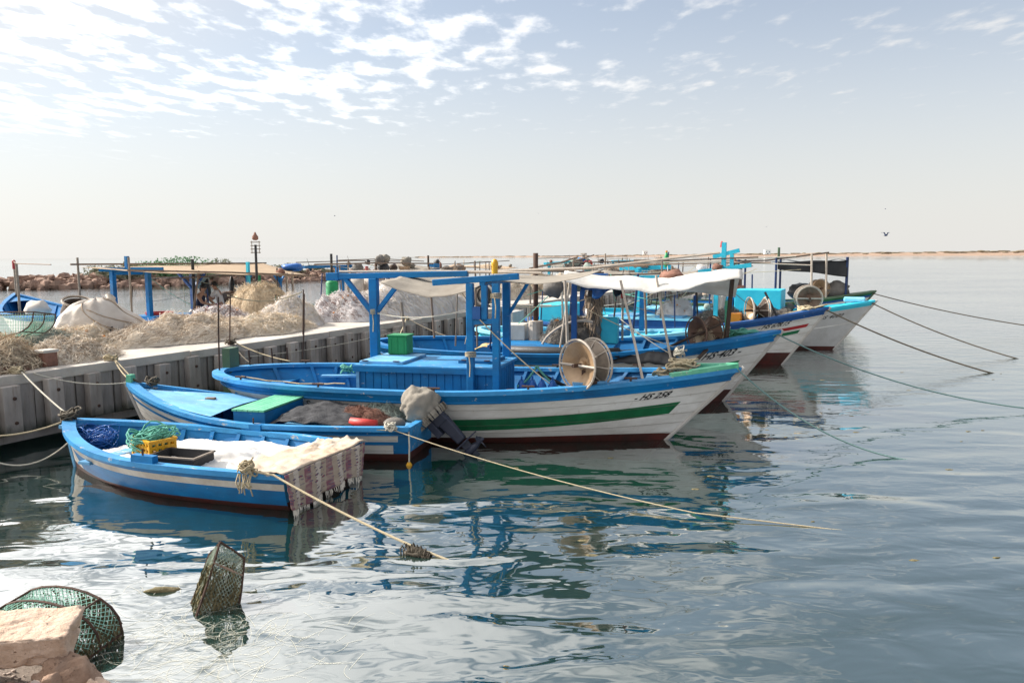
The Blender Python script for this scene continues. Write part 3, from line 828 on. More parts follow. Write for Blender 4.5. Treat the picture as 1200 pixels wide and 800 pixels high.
# ================================================================= BOATS ON THE NEAR SIDE
# ---- A: small blue skiff nearest the camera
hA = Hull(4.30, 2.05, .46, .47, .66, .16, 'transom', wt=.84, tm=.40, draft=.25, ebow=.55, emid=.30, pb=2.4)
A = make_boat('skiff', 'small blue skiff with a rusty white stripe, nearest the camera, rug over its stern', hA, (-2.45, 9.47, 0), R(159.9),
    [(lambda t: hA.s_(t) - .10, 0), (lambda t: hA.s_(t) - .19, 1), (lambda t: .06 + .05 * max(0, t - .8) * 5, lambda t: 2 if t < .885 else 1), (lambda t: -1, 3)],
    [BLUE, WHITE_RUST, BLUE, BOOT], .20, BLUE, BLUE_PALE, BLUE_MID, None, heel=R(1.0), nrib=8, rib_t=(.08, .80), stem_mat=BLUE_PALE, deck_t=None, cap_w=.12, floor_t=(.01, .93))
MB().beam((4.14, -.16, .60), (4.14, .16, .60), .22, .05).build('breasthook', BLUE_PALE, A)
for xx in (1.32, 3.05):
    MB().beam((xx, -.93 if xx < 2 else -.80, .33), (xx, .93 if xx < 2 else .80, .33), .20, .035).build('thwart', BLUE_PALE, A)
for sd in (1, -1):                                     # raised gunwale blocks for the oars
    p = hA.P(.44, .47, sd); MB().box((p.x, p.y - sd * .02, .55), (.34, .09, .09)).build('rowlock_block', BLUE, A)
    MB().tube([(p.x, p.y, .58), (p.x, p.y, .68)], .012, 6).build('thole_pin', RUST, A)
mb = MB(); mb.grid(lambda u, v: (lambda t: hA.P(t, .43, 1, .06).lerp(hA.P(t, .43, -1, .06), v))(.0 + .20 * u), 6, 6, uv=False, flip=True); mb.build('stern_deck', WHITE_RUST, A)

# ---- B: second skiff with the outboard
hB = Hull(5.10, 2.25, .50, .50, .92, .42, 'transom', wt=.80, tm=.40, draft=.28, ebow=.60, emid=.32, pb=2.3)
B = make_boat('skiff', 'white skiff with blue stripes and an outboard motor, second from the camera', hB, (-1.42, 11.72, 0), R(169.6),
    [(lambda t: hB.s_(t) - .075, 0), (lambda t: hB.s_(t) - .20, lambda t: 1 if t > .035 else 0), (lambda t: hB.s_(t) - .255, 0), (lambda t: .10 + .30 * max(0, t - .55) ** 1.3, lambda t: 1 if t > .05 else 0), (lambda t: -1, 2)],
    [BLUE, WHITE, BOOT], .30, BLUE, BLUE_PALE, BLUE_MID, (BLUE, .085, .018), heel=R(2.0), nrib=11, rib_t=(.06, .86), stem_mat=WHITE, cap_w=.11, floor_t=(.0, .93))
MB().box((5.03, 0, .99), (.10, .13, .16), taper=.85).build('stem_head', GREEN_LT, B)
mb = MB(); mb.grid(lambda u, v: (lambda t: hB.P(t, .60 + (t - .62) * .55, 1, .06).lerp(hB.P(t, .60 + (t - .62) * .55, -1, .06), v) + V(0, 0, .05 * math.sin(math.pi * v)))(.62 + .36 * u), 10, 6, uv=False, flip=True); mb.build('bow_deck', BLUE_PALE, B)
mb = MB(); mb.grid(lambda u, v: (lambda t: hB.P(t, .44, 1, .06).lerp(hB.P(t, .44, -1, .06), v))(.0 + .10 * u), 4, 6, uv=False, flip=True); mb.build('stern_deck', BLUE_PALE, B)
for xx in (.95, 2.9): MB().beam((xx, -1.02, .40), (xx, 1.02, .40), .22, .035).build('thwart', BLUE_PALE, B)

# ---- C: the main boat, HS 258
hC = Hull(9.36, 3.05, .90, .86, 1.17, 1.15, 'canoe', rs=.75, tm=.46, draft=.40, ebow=.72, emid=.36, pb=2.0, ps=3.0)
def c_lo(t): return .12 + .015 * math.sin(t * 9)
C = make_boat('fishing_boat', 'large blue and white fishing boat with a green stripe, nearest of the big boats', hC, (-5.45, 14.27, 0), R(-13.6),
    [(lambda t: hC.s_(t) - .15, 0), (lambda t: hC.s_(t) - .45, 1), (lambda t: hC.s_(t) - .66, lambda t: 2 if .10 < t < .955 else 1), (lambda t: c_lo(t) - .03, 1), (lambda t: -1, 3)],
    [BLUE, WHITE, GREEN, BOOT], .40, BLUE, BLUE, BLUE_MID, (BLUE, .155, .022), heel=R(-.5), trim=R(-.15), nrib=13, rib_t=(.06, .90), stem_mat=WHITE, cap_w=.15, floor_t=(.03, .93), n=56)
hull_text(C, hC, '- HS 258', .862, .10, .315, -1, .2, 1.05, slope=0.0, thick=.004)
hull_text(C, hC, 'Sam da', .255, .17, .37, -1, .35, 1.1, thick=.001)
# engine casing: plank sides, top with overhang, hatch boards
cas = MB(); cas.box((4.30, -.05, .78), (2.36, 1.36, .72)); cas = cas.build('engine_casing', BLUE, C)
for k in range(17):
    MB().box((3.18 + k * .14, -.735, .78), (.128, .02, .70)).build('side_board', BLUE, cas, bevel=.004)
for k in range(9):
    MB().box((5.49, -.66 + k * .152, .78), (.02, .142, .70)).build('end_board', BLUE, cas, bevel=.004)
MB().box((4.30, -.05, 1.165), (2.48, 1.50, .05)).build('casing_top', BLUE_MID, cas, bevel=.01)
MB().box((4.30, -.80, 1.12), (2.50, .03, .09)).build('edge_trim', BLUE, cas)
MB().box((3.50, -.10, 1.215), (.78, 1.16, .05)).build('hatch', BLUE_PALE, cas, bevel=.008)
MB().box((5.05, .10, 1.215), (.62, .80, .05)).build('hatch', BLUE, cas, bevel=.008)
MB().box((3.12, -.76, .86), (.05, .05, .66)).build('corner_post', BLUE_PALE, cas)
# stern benches and shelf inside
MB().beam((.95, -.8, .62), (.95, .9, .62), .32, .04).build('thwart', BLUE, C)
MB().beam((1.55, .95, .70), (2.75, 1.22, .70), .16, .03).build('side_shelf', BLUE_PALE, C)
for xx in (1.75, 2.35): MB().beam((xx, 1.12, .45), (xx, 1.20, .85), .06, .06).build('shelf_bracket', BLUE, C)
MB().beam((6.6, -.92, .62), (6.6, .92, .62), .26, .04).build('thwart', BLUE, C)
# rear T frame
ft = MB(); ft.box((3.02, .2, 1.86), (.15, .15, 1.50)); rearp = ft.build('frame_post', BLUE, C, bevel=.012)
MB().beam((2.14, .2, 2.64), (4.78, .2, 2.69), .12, .10).build('frame_beam', BLUE, C, bevel=.01)
MB().beam((2.12, .2, 2.64), (2.36, .2, 2.645), .15, .14).build('beam_end', BLUE, C, bevel=.01)
for sg in (-1, 1):
    MB().beam((3.02 + sg * .06, .2, 2.02), (3.02 + sg * .54, .2, 2.60), .07, .09, (0, 1, 0)).build('brace', BLUE, C)
# front frame: two near posts joined by a yoke, one far post
for xx in (5.12, 5.55): MB().box((xx, -.82, 1.56), (.115, .115, 1.98)).build('frame_post', BLUE, C, bevel=.012)
MB().box((5.32, .78, 1.55), (.13, .13, 2.0)).build('frame_post', BLUE, C, bevel=.012)
MB().beam((4.50, -.82, 2.56), (5.92, -.82, 2.66), .11, .10).build('frame_beam', BLUE, C, bevel=.01)
MB().beam((5.33, -.86, 2.56), (5.33, .86, 2.56), .09, .09).build('frame_beam', BLUE, C, bevel=.01)
MB().beam((5.16, -.82, 1.93), (5.52, -.82, 1.95), .09, .08).build('yoke_bar', BLUE, C)
MB().beam((5.36, -.82, 1.95), (5.36, -.82, 2.52), .09, .09).build('yoke_post', BLUE, C)
MB().box((5.24, -.82, 2.08), (.13, .14, .20)).build('yoke_block', BLUE_DK, C)
MB().beam((5.36, .78, 1.95), (5.72, .78, 2.52), .05, .07, (0, 1, 0)).build('brace', BLUE, C)
MB().lathe([(0, .05), (.12, .05), (.16, .06), (.22, .04), (.24, 0)], (5.50, -.7, 2.70), (0, 0, 1), 10).build('mast_lamp', [YEL], C, smooth=True)
# spare poles lashed along the frame top
mb = MB(); mb.tube([(2.3, .32, 2.73), (4.2, .25, 2.735), (6.1, .1, 2.70)], .025, 6); mb.build('roof_pole', POLE_W, C)
mb = MB(); mb.tube([(4.4, .7, 2.70), (6.9, .55, 2.78), (9.0, .5, 3.02)], [.03, .028, .02], 6); mb.build('roof_pole', POLE_W, C)
# net reel and its plinth
net_reel(C, (6.98, -.80, 1.29), (.62, .78, .0), .40, .36, CREAM, STEEL, POLE_W, 1.0)
MB().beam((6.80, -.92, .99), (7.34, -.78, 1.03), .16, .05).build('reel_plinth', BLUE_PALE, C)
# bow: green cheeks and stem head
for sg in (1, -1):
    mb = MB(); pts = [hC.P(t, hC.s_(t), sg, .03) + V(0, 0, .06) for t in (.90, .93, .96, .985, .998)]
    for i in range(4): mb.beam(pts[i], pts[i + 1], .11, .085 if i else .06)
    mb.build('bow_cheek', GREEN_LT, C)
mb = MB(); mb.box((9.16, 0, 1.20), (.30, .17, .07)); mb.box((9.20, 0, 1.245), (.17, .10, .05)); mb.build('stem_head', GREEN_LT, C, bevel=.015)
MB().grid(lambda u, v: (lambda t: hC.P(t, hC.s_(t) - .06, 1, .06).lerp(hC.P(t, hC.s_(t) - .06, -1, .06), v))(.865 + .12 * u), 6, 4, uv=False, flip=True).build('bow_deck', BLUE_PALE, C)
# stern rails of bent iron rods
for (x0, y0, x1, y1) in ((.12, -.25, .10, -.20), (.95, 1.30, 1.0, 1.32)):
    MB().tube([(x0, y0, .86), (x1, y1, 1.6), (x1 + .03, y1, 2.28)], .016, 6).build('iron_rod', RUST, C)
for k, (xx, yy) in enumerate(((.25, .55), (.50, .95), (.72, 1.15))):
    MB().tube([(xx, yy, .85), (xx - .02, yy, 1.22)], .018, 6).build('iron_rod', RUST, C)
MB().box((.05, .22, .70), (.16, .30, 1.2)).build('rudder_board', GREEN, C)
# awning of grey canvas between the frames
def awnC(u, v):
    x = 3.55 + u * 1.95; y = -.80 + v * 1.5
    z = 2.60 + .03 * u - (.25 * math.sin(math.pi * u) + .03) * (.35 + .65 * (1 - v)) + .02 * nz((x, y, 1), 3)
    return (x, y, z + .10 * v)
cloth(awnC, 26, 14, CANVAS, 'awning', C)
def awnC2(u, v):
    x = 5.55 + u * 1.55; y = -.80 + v * 1.4
    return (x, y, 2.60 + .10 * u - .10 * math.sin(math.pi * u) * (1 - .5 * v) + .015 * nz((x, y, 4), 3) + .06 * v)
cloth(awnC2, 20, 12, CANVAS, 'awning', C)

# ---- D: HS-403 behind it
hD = Hull(8.75, 2.9, 1.10, 1.05, 1.46, 1.1, 'canoe', rs=.7, tm=.46, draft=.40, ebow=.72, emid=.36, pb=2.0, ps=3.0)
D = make_boat('fishing_boat', 'blue and white fishing boat numbered 403 with a white awning, second of the big boats', hD, (-3.10, 17.35, 0), R(-12.6),
    [(lambda t: hD.s_(t) - .17, 0), (lambda t: hD.s_(t) - .50, 1), (lambda t: hD.s_(t) - .68, lambda t: 2 if .5 < t < .95 else 1), (lambda t: .30 - .1 * (t - .5), 1), (lambda t: -1, 3)],
    [BLUE, WHITE, GREEN, BOOT], .48, BLUE, BLUE, BLUE, (BLUE, .175, .02), heel=R(.5), nrib=11, rib_t=(.06, .88), stem_mat=WHITE, cap_w=.14, floor_t=(.03, .93), deck_t=.88, deck_mat=GREEN_LT)
hull_text(D, hD, '- HS·403 -', .842, .15, .345, -1, .3, 1.0, thick=.004)
cas = MB(); cas.box((4.15, -.15, .85), (2.5, 1.3, .55)); cas = cas.build('engine_casing', BLUE, D)
MB().box((4.15, -.15, 1.145), (2.62, 1.44, .05)).build('casing_top', BLUE, cas, bevel=.01)
for k in range(12): MB().box((3.02 + k * .205, -.81, .85), (.19, .02, .52)).build('side_board', BLUE, cas)
MB().box((4.85, -.15, 1.19), (.7, 1.0, .045)).build('hatch', BLUE_DK, cas)
MB().box((3.2, .3, 1.34), (.5, .5, .35)).build('cream_locker', mat('cream_paint', (.55, .52, .46), (.45, .42, .37), 4, .6, .2), D, bevel=.02)
mb = MB(); mb.tube([(3.67, .2, 1.5), (3.67, .2, 3.06)], .055, 10); ex = mb.build('exhaust_stack', RUST, D, smooth=True)
MB().lathe([(0, .16), (.42, .16), (.42, .06), (.43, .06)], (3.67, .2, 1.17), (0, 0, 1), 12).build('stack_jacket', POLE_W, ex)
for xx, yy in ((4.62, .75), (4.62, -.55)): MB().box((xx, yy, 1.78), (.11, .11, 1.7)).build('frame_post', BLUE_DK, D)
MB().beam((4.62, -.7, 2.6), (4.62, .95, 2.6), .1, .1).build('frame_beam', BLUE_DK, D)
MB().beam((7.66, -.28, 1.15), (7.74, -.62, 2.62), .07, .07).build('frame_post', WOOD_DK, D)
MB().beam((7.05, .95, 1.05), (7.05, .95, 2.12), .06, .06).build('frame_post', BLUE_DK, D)
MB().beam((7.72, .35, 1.15), (7.70, .35, 2.05), .09, .09).build('frame_post', GREEN_LT, D)
MB().beam((7.10, -1.0, 1.0), (7.6, -.1, 1.4), .05, .05).build('brace', WOOD_DK, D)
net_reel(D, (7.25, -.15, 1.42), (.80, .60, .0), .34, .44, BROWN_METAL, BROWN_METAL, BROWN_METAL, 1.0, bar=False)
for xx in (6.55, 7.6): MB().beam((xx, -1.0 if xx < 7 else -.72, .70), (xx, 1.0 if xx < 7 else .72, .70), .24, .04).build('thwart', BLUE, D)
def awnD(u, v):
    # valance on the near side, ridge, then sloping down to the far side; sags between the poles
    x = 4.45 + u * 3.45; sag = .24 * math.sin(math.pi * min(1, u * 1.08)) ** 1.1 + .03 * math.sin(u * 13)
    if v < .22:
        k = v / .22; y = -1.12 + .34 * k; z = 2.50 + .21 * k - sag * (.9 - .2 * k) + .05 * u
    else:
        k = (v - .22) / .78; y = -.78 + 1.75 * k; z = 2.71 - .62 * k ** 1.15 * (.2 + .8 * u) - sag * .7 * (1 - k * .7) + .05 * u * (1 - k)
    return (x, y + .05 * math.sin(u * 6), z + .03 * nz((x * 1.2, y * 1.2, 2), 2.2) + .012 * math.sin(u * 34 + v * 5) * (1 - v))
cloth(awnD, 40, 20, CANVAS_W, 'awning', D)
MB().tube([(6.28, -.95, 2.62), (6.45, -1.12, 1.7), (6.62, -1.22, .90)], .024, 6).build('awning_pole', POLE_W, D)
MB().tube([(4.6, -.95, 2.58), (4.4, -1.2, 1.0)], .02, 6).build('awning_pole', POLE_W, D)
MB().tube([(5.55, .2, 1.2), (5.55, .2, 2.35)], .025, 6).build('marker_pole', POLE_W, D)
MB().tube([(5.55, .2, 2.1), (5.55, .2, 2.32)], .045, 8).build('marker_band', REDP, D)
# hoop with netting, on deck behind the casing
mb = MB()
for yy in (-.55, .25):
    pts = [(3.95 + 1.05 * k / 12, yy, 1.18 + .50 * math.sin(math.pi * min(1, k / 12 * .62 + .0)) ** .7) for k in range(13)]
    mb.tube(pts, .03, 6)
mb.build('net_hoop', POLE_W, D)

# ---- X: small turquoise boat squeezed in between
hX = Hull(6.7, 2.4, 1.02, .95, 1.22, .8, 'canoe', rs=.6, tm=.46, draft=.38, ebow=.72, emid=.36, pb=2.0, ps=3.0)
X_ = make_boat('fishing_boat', 'small turquoise boat half hidden between the boat numbered 403 and the red striped one', hX, (-.95, 21.2, 0), R(-20),
    [(lambda t: hX.s_(t) - .16, 0), (lambda t: .2, 1), (lambda t: -1, 2)], [TEAL, WHITE, BOOT], .48, TEAL, TEAL_PALE, TEAL_PALE, (TEAL, .17, .02), nrib=9, rib_t=(.06, .86), stem_mat=WHITE, cap_w=.13, floor_t=(.03, .93), deck_t=.82, deck_mat=TEAL_PALE)
cas = MB(); cas.box((3.2, 0, .85), (1.9, 1.1, .5)); cas = cas.build('engine_casing', BLUE_DK, X_)
MB().box((3.2, 0, 1.13), (2.0, 1.2, .05)).build('casing_top', BLUE_PALE, cas); MB().box((3.6, 0, 1.18), (.7, .8, .05)).build('hatch', TEAL_PALE, cas)
for x_ in (1.1, 1.75): MB().tube([(x_, -.8, 1.0), (x_, -.8, 1.75)], .025, 6).build('rail_post', POLE_W, X_)
MB().tube([(.6, -.6, 1.72), (1.1, -.8, 1.75), (2.4, -.85, 1.74)], .022, 6).build('rail', POLE_W, X_)
MB().box((1.0, .2, 1.25), (.25, .9, .5)).build('white_locker', WHITE, X_)
MB().box((4.5, .3, 1.75), (.11, .11, 1.4)).build('frame_post', BLUE, X_); MB().beam((3.8, .3, 2.42), (5.3, .3, 2.45), .10, .10).build('frame_beam', TEAL, X_)

# ---- E: red and green striped bow
hE = Hull(8.8, 2.9, 1.05, .98, 1.58, 1.15, 'canoe', rs=.7, tm=.46, draft=.42, ebow=.72, emid=.36, pb=2.0, ps=3.0)
E_ = make_boat('fishing_boat', 'white fishing boat with red and green bow stripes, third of the big boats', hE, (.50, 24.2, 0), R(-25),
    [(lambda t: hE.s_(t) - .13, 0), (lambda t: hE.s_(t) - .37, 1), (lambda t: hE.s_(t) - .47, lambda t: 3 if .45 < t < .975 else 1), (lambda t: hE.s_(t) - .52, 1), (lambda t: hE.s_(t) - .62, lambda t: 2 if .45 < t < .965 else 1), (lambda t: .34, 1), (lambda t: -1, 4)],
    [BLUE_DK, WHITE, GREEN, RED, BOOT], .50, TEAL, TEAL_PALE, BLUE_DK, (BLUE_DK, .145, .02), nrib=9, rib_t=(.06, .88), stem_mat=WHITE, cap_w=.13, floor_t=(.03, .93), deck_t=.84, deck_mat=ROPE_W)
hull_text(E_, hE, '- HS 678.15', .842, .12, .285, -1, .4, .9, thick=.003)
cas = MB(); cas.box((4.0, 0, .88), (2.7, 1.4, .6)); cas = cas.build('engine_casing', BLUE_DK, E_)
MB().box((4.0, 0, 1.20), (2.8, 1.5, .05)).build('casing_top', TEAL_PALE, cas)
for xx in (3.2, 4.6): MB().box((xx, 0, 1.25), (.8, 1.0, .05)).build('hatch', BLUE_PALE, cas)
MB().box((1.15, 0, 1.30), (.9, 1.5, .5)).build('stern_locker', TEAL, E_, bevel=.03)
net_reel(E_, (7.02, -.45, 1.50), (.85, .45, .0), .36, .46, CREAM, WOOD_DK, POLE_W, 1.05, bar=False)
MB().box((6.45, -.5, 1.25), (.32, .25, .35)).build('fuel_tank', ORANGE, E_, bevel=.03)
for yy in (-.7, .75): MB().box((5.95, yy, 1.75), (.11, .11, 1.7)).build('frame_post', TEAL, E_)
MB().box((6.0, .1, 2.85), (.12, .12, 1.0)).build('cross_mast', TEAL, E_)
MB().beam((5.7, .1, 2.95), (6.42, .1, 3.13), .10, .11).build('cross_arm', TEAL, E_)
MB().beam((6.22, .1, 2.55), (6.22, .1, 3.02), .10, .10).build('cross_arm', TEAL, E_)
MB().beam((5.3, .1, 2.52), (6.75, .1, 2.72), .14, .12).build('cross_beam', TEAL, E_)
MB().lathe([(0, .05), (.14, .03), (.18, 0)], (5.93, .1, 3.22), (0, 0, 1), 8).build('mast_lamp', REDP, E_)
def hangE(u, v):
    w = .36 * (1 - v * .72); x = 5.85 + (u - .5) * 2 * w + .06 * v; y = .05 + .05 * math.sin(u * 14) * (1 - .4 * v) + .02 * nz((u * 3, v * 3, 0))
    return (x, y, 2.60 - 1.30 * v + .03 * u)
cloth(hangE, 22, 18, CANVAS_W, 'hanging_cloth', E_)

# ---- F: turquoise boat
hF = Hull(9.6, 2.9, 1.05, 1.0, 1.56, 1.15, 'canoe', rs=.7, tm=.46, draft=.42, ebow=.72, emid=.36, pb=2.0, ps=3.0)
F_ = make_boat('fishing_boat', 'pale grey fishing boat with a turquoise rim and bow cap, fourth of the big boats', hF, (2.60, 27.9, 0), R(-25.3),
    [(lambda t: hF.s_(t) - .13, 0), (lambda t: hF.s_(t) - .62, 1), (lambda t: hF.s_(t) - .66, 2), (lambda t: .10, 1), (lambda t: -1, 3)],
    [TEAL, mat('pale_grey_hull_paint', (.46, .455, .45), (.38, .375, .37), 2.5, .6, .2, grime=(.28, .26, .24), grime_amt=.12), WHITE, BOOT], .52, TEAL, TEAL_PALE, TEAL, None, nrib=12, rib_t=(.05, .88), stem_mat=WHITE, cap_w=.13, floor_t=(.03, .93), deck_t=.80, deck_mat=TEAL_PALE)
hull_text(F_, hF, 'HS 4080', .872, .12, .36, -1, .25, 1.1, thick=.002)
MB().box((6.15, .1, 1.42), (1.45, 1.3, .92)).build('deckhouse', TEAL, F_, bevel=.02)
MB().box((5.15, -.2, 1.35), (.42, .6, .55)).build('slatted_box', BLUE, F_)
for k in range(3): MB().box((5.15, -.51, 1.18 + k * .16), (.36, .02, .06)).build('slat', BLACKC, F_)
MB().box((9.0, 0, 1.60), (.62, .34, .14)).build('bow_cap', TEAL_PALE, F_, bevel=.04)
net_reel(F_, (7.65, -.1, 1.62), (.25, -.95, .0), .40, .42, BROWN_METAL, BROWN_METAL, POLE_W, 1.15)
for xx, yy in ((2.2, .3), (2.2, -.5)): MB().box((xx, yy, 1.6), (.14, .14, 2.0)).build('frame_post', TEAL, F_)
MB().beam((1.4, -.1, 2.55), (3.2, -.1, 2.6), .16, .14).build('frame_beam', TEAL, F_)
MB().box((2.2, -.1, 2.72), (.5, .4, .28)).build('roof_box', WOOD, F_)
MB().beam((2.2, -.8, 2.5), (2.2, .8, 2.5), .12, .12).build('frame_beam', TEAL, F_)
cas = MB(); cas.box((3.6, 0, .9), (2.4, 1.4, .55)).build('engine_casing', BLUE, F_)
MB().box((3.6, 0, 1.2), (2.5, 1.5, .05)).build('casing_top', TEAL_PALE, F_)
MB().box((5.42, .6, 2.15), (.10, .10, 1.0)).build('mast', RUST, F_)
MB().box((5.42, .6, 1.72), (.26, .26, .5)).build('mast_step', mat('red_brown_paint', (.2, .06, .035), None, 4, .6, .2), F_)

# ---- G: farthest, dark awning
hG = Hull(9.6, 2.9, 1.05, 1.0, 1.56, 1.15, 'canoe', rs=.7, tm=.46, draft=.42, ebow=.72, emid=.36, pb=2.0, ps=3.0)
G_ = make_boat('fishing_boat', 'white boat with a dark green rim and black awning, farthest of the big boats', hG, (5.6, 34.3, 0), R(-25.2),
    [(lambda t: hG.s_(t) - .12, 0), (lambda t: hG.s_(t) - .22, 1), (lambda t: .15, 2), (lambda t: -1, 3)],
    [GREEN, BLUE_DK, WHITE, BOOT], .52, BLUE, BLUE_PALE, GREEN, None, nrib=8, stem_mat=GREEN, cap_w=.13, floor_t=(.03, .93), deck_t=.85, deck_mat=GREEN)
for xx, yy in ((5.95, -.8), (5.95, .8), (8.55, -.35), (8.55, .4), (4.5, -.9), (4.5, .9)): MB().tube([(xx, yy, .9), (xx, yy, 2.9)], .045, 6).build('awning_post', NAVY, G_)
for xx, yy, z1 in ((7.32, -.75, 3.05), (7.85, -.6, 3.10)): MB().tube([(xx, yy, 1.1), (xx - .05, yy, z1)], .04, 6).build('awning_post', POLE_W, G_)
MB().tube([(5.95, 0, 2.8), (5.95, 0, 3.30)], .05, 6).build('mast', GREEN, G_)
MB().tube([(3.6, -.6, 2.72), (5.6, -.75, 2.78), (7.9, -.7, 3.08)], .035, 6).build('roof_pole', WOOD_DK, G_)
def awnG(u, v):
    x = 4.3 + u * 4.3; y = -.9 + .4 * u + v * (1.8 - .9 * u)
    return (x, y, 2.78 + .05 * u - .12 * abs(math.sin(math.pi * u * 2.2)) - .0 + .02 * nz((x, y, 0), 2))
cloth(awnG, 36, 10, BLACKC, 'awning', G_)
def awnGs(u, v):                                      # curtain hanging on the near side
    x = 6.0 + u * 2.58; y = -.74 + .38 * u
    return (x, y + .05 * math.sin(u * 17) * v, 2.72 + .06 * u - v * (.30 + .35 * u) - .02 * math.sin(u * 9))
cloth(awnGs, 30, 8, BLACKC, 'awning_curtain', G_)
net_reel(G_, (7.55, -.35, 1.65), (.5, -.8, .1), .36, .40, CREAM, CREAM, CREAM, 1.2, bar=False)
MB().blob((8.2, 0, 1.55), (.5, .4, .36), 5, .35, 1.7, 14, 9).build('net_pile', NET_D, G_, smooth=True)
MB().blob((6.9, .2, 1.50), (.6, .5, .34), 8, .3, 1.7, 14, 9).build('tarp_pile', BLACKC, G_, smooth=True)
# ================================================================= BOATS ON THE FAR SIDE OF THE QUAY
def far_boat(label, loc, heading, hullm, L=8.6, n=30, floor=.5, name='fishing_boat', cap=None, group=None):
    h = Hull(L, 2.7, 1.05, .98, 1.5, 1.0, 'canoe', rs=.7, tm=.46, draft=.42, ebow=.72, emid=.36, pb=2.0, ps=3.0)
    r_ = make_boat(name, label, h, loc, heading, [(lambda t: h.s_(t) - .16, 0), (lambda t: .15, 1), (lambda t: -1, 2)],
        [hullm, WHITE, BOOT], floor, BLUE, BLUE_PALE, cap or BLUE, None, nrib=7, stem_mat=WHITE, cap_w=.13, floor_t=(.03, .93), deck_t=.86, n=n)
    return r_, h
def post(root, x, y, z0, z1, w=.11, m=None, name='frame_post'): return MB().box((x, y, (z0 + z1) / 2), (w, w, z1 - z0)).build(name, m or BLUE, root)
def rod(root, pts, r, m, name): return MB().tube(pts, r, 6).build(name, m, root)

# H: left edge, bow towards the breakwater
H_, hH = far_boat('blue rimmed white boat with bare upright poles at the left edge of the photo', (-14.7, 25.9, 0), R(133.2), BLUE, 9.6)
rod(H_, [(9.2, .0, 1.1), (9.3, 0, 2.9)], .05, STEEL, 'pole'); rod(H_, [(5.6, .6, .9), (5.6, .6, 2.82)], .05, STEEL, 'pole')
rod(H_, [(9.3, 0, 2.86), (5.6, .6, 2.80), (1.2, .4, 2.78)], .02, WOOD, 'ridge_line')
MB().lathe([(0, .07), (.35, .07), (.4, 0)], (9.3, 0, 2.55), (0, 0, 1), 8).build('pole_sleeve', RED, H_)
MB().blob((4.6, .2, 1.05), (.5, .45, .35), 12, .3, 1.6, 12, 8).build('white_sack', SACKW, H_, smooth=True)
rod(H_, [(1.5, -.5, .9), (1.5, -.5, 3.02)], .04, STEEL, 'pole')
# I: tan awning, fishermen
I_, hI = far_boat('blue boat under a long tan awning where two fishermen work, behind the net heaps', on_quay(6.3, 7.9, 0), QROT, BLUE, 9.6)
for x_, y_ in ((2.15, .55), (2.55, -.45)): post(I_, x_, y_, .9, 2.70, .13)
MB().beam((2.0, .9, 2.66), (2.7, -.9, 2.66), .12, .12).build('frame_beam', BLUE, I_)
post(I_, 2.38, .2, 2.6, 3.05, .10, name='beam_horn'); MB().beam((2.1, .4, 2.55), (2.6, -.2, 2.55), .09, .09).build('yoke_bar', BLUE, I_)
post(I_, 4.85, .3, .9, 2.62, .13, BLUE_DK)
for sg in (-1, 1): MB().beam((4.85 + sg * .05, .3, 2.02), (4.85 + sg * .62, .3, 2.58), .07, .09, (0, 1, 0)).build('brace', BLUE_DK, I_)
post(I_, 5.9, -1.1, .9, 2.85, .09, TEAL); post(I_, 7.25, .2, .9, 2.5, .16)
for x_ in (7.85, 8.15): post(I_, x_, -1.0, .9, 2.45, .06, POLE_W)
rod(I_, [(1.5, -1.0, .9), (1.5, -1.0, 3.02)], .03, STEEL, 'pole'); rod(I_, [(3.75, -.8, 1.0), (3.95, -1.0, 2.6)], .03, WOOD, 'pole')
rod(I_, [(4.35, -.3, 1.0), (4.35, -.3, 2.95)], .05, BLACKC, 'exhaust_pipe')
def awnI(u, v):
    x = 1.5 + u * 7.3; y = -1.35 + v * 2.4
    return (x, y, 2.62 - .30 * u + (.12 + .36 * u) * v + .012 * nz((x, y, 0), 2) - .03 * abs(math.sin(u * 9)))
cloth(awnI, 40, 12, CANVAS_T, 'awning', I_)
rod(I_, [(1.2, -1.3, 2.66), (5, -1.3, 2.52), (9.0, -1.3, 2.32)], .03, WOOD, 'awning_spar'); rod(I_, [(1.2, 1.05, 2.82), (9.0, 1.0, 2.78)], .03, WOOD, 'awning_spar')
MB().box((3.15, -.25, .95), (1.5, 1.1, .66)).build('engine_casing', BLUE, I_)
MB().lathe([(0, .38), (.08, .40), (.08, .34), (.02, .33)], (3.0, -.3, 1.29), (0, 0, 1), 16).build('red_basin', REDP, I_)
net_reel(I_, (7.6, -.5, 1.75), (.9, -.3, 0), .42, .30, STEEL, STEEL, STEEL, 1.0, bar=False)
net_reel(I_, (6.15, .1, 1.55), (.95, .2, 0), .30, .25, BROWN_METAL, BROWN_METAL, BROWN_METAL, .95, bar=False)
MB().blob((8.95, -.3, 2.62), (.42, .36, .16), 21, .3, 1.7, 12, 8).build('blue_tarp_bundle', BLUEP, I_, smooth=True)
for k, (x_, y_) in enumerate(((5.55, .4), (6.75, .5))): MB().blob((x_, y_, 1.95), (.12, .1, .36), 30 + k, .3, 1.5, 8, 7).build('hanging_oilskin', BLACKC, I_, smooth=True)
post(I_, 8.8, .2, 1.0, 2.62, .12, BLUE)
for sg in (-1, 1): MB().beam((8.8 + sg * .05, .2, 2.1), (8.8 + sg * .45, .2, 2.55), .06, .08, (0, 1, 0)).build('brace', BLUE, I_)
post(I_, 8.15, .6, .9, 2.4, .12, GREEN_BOX)
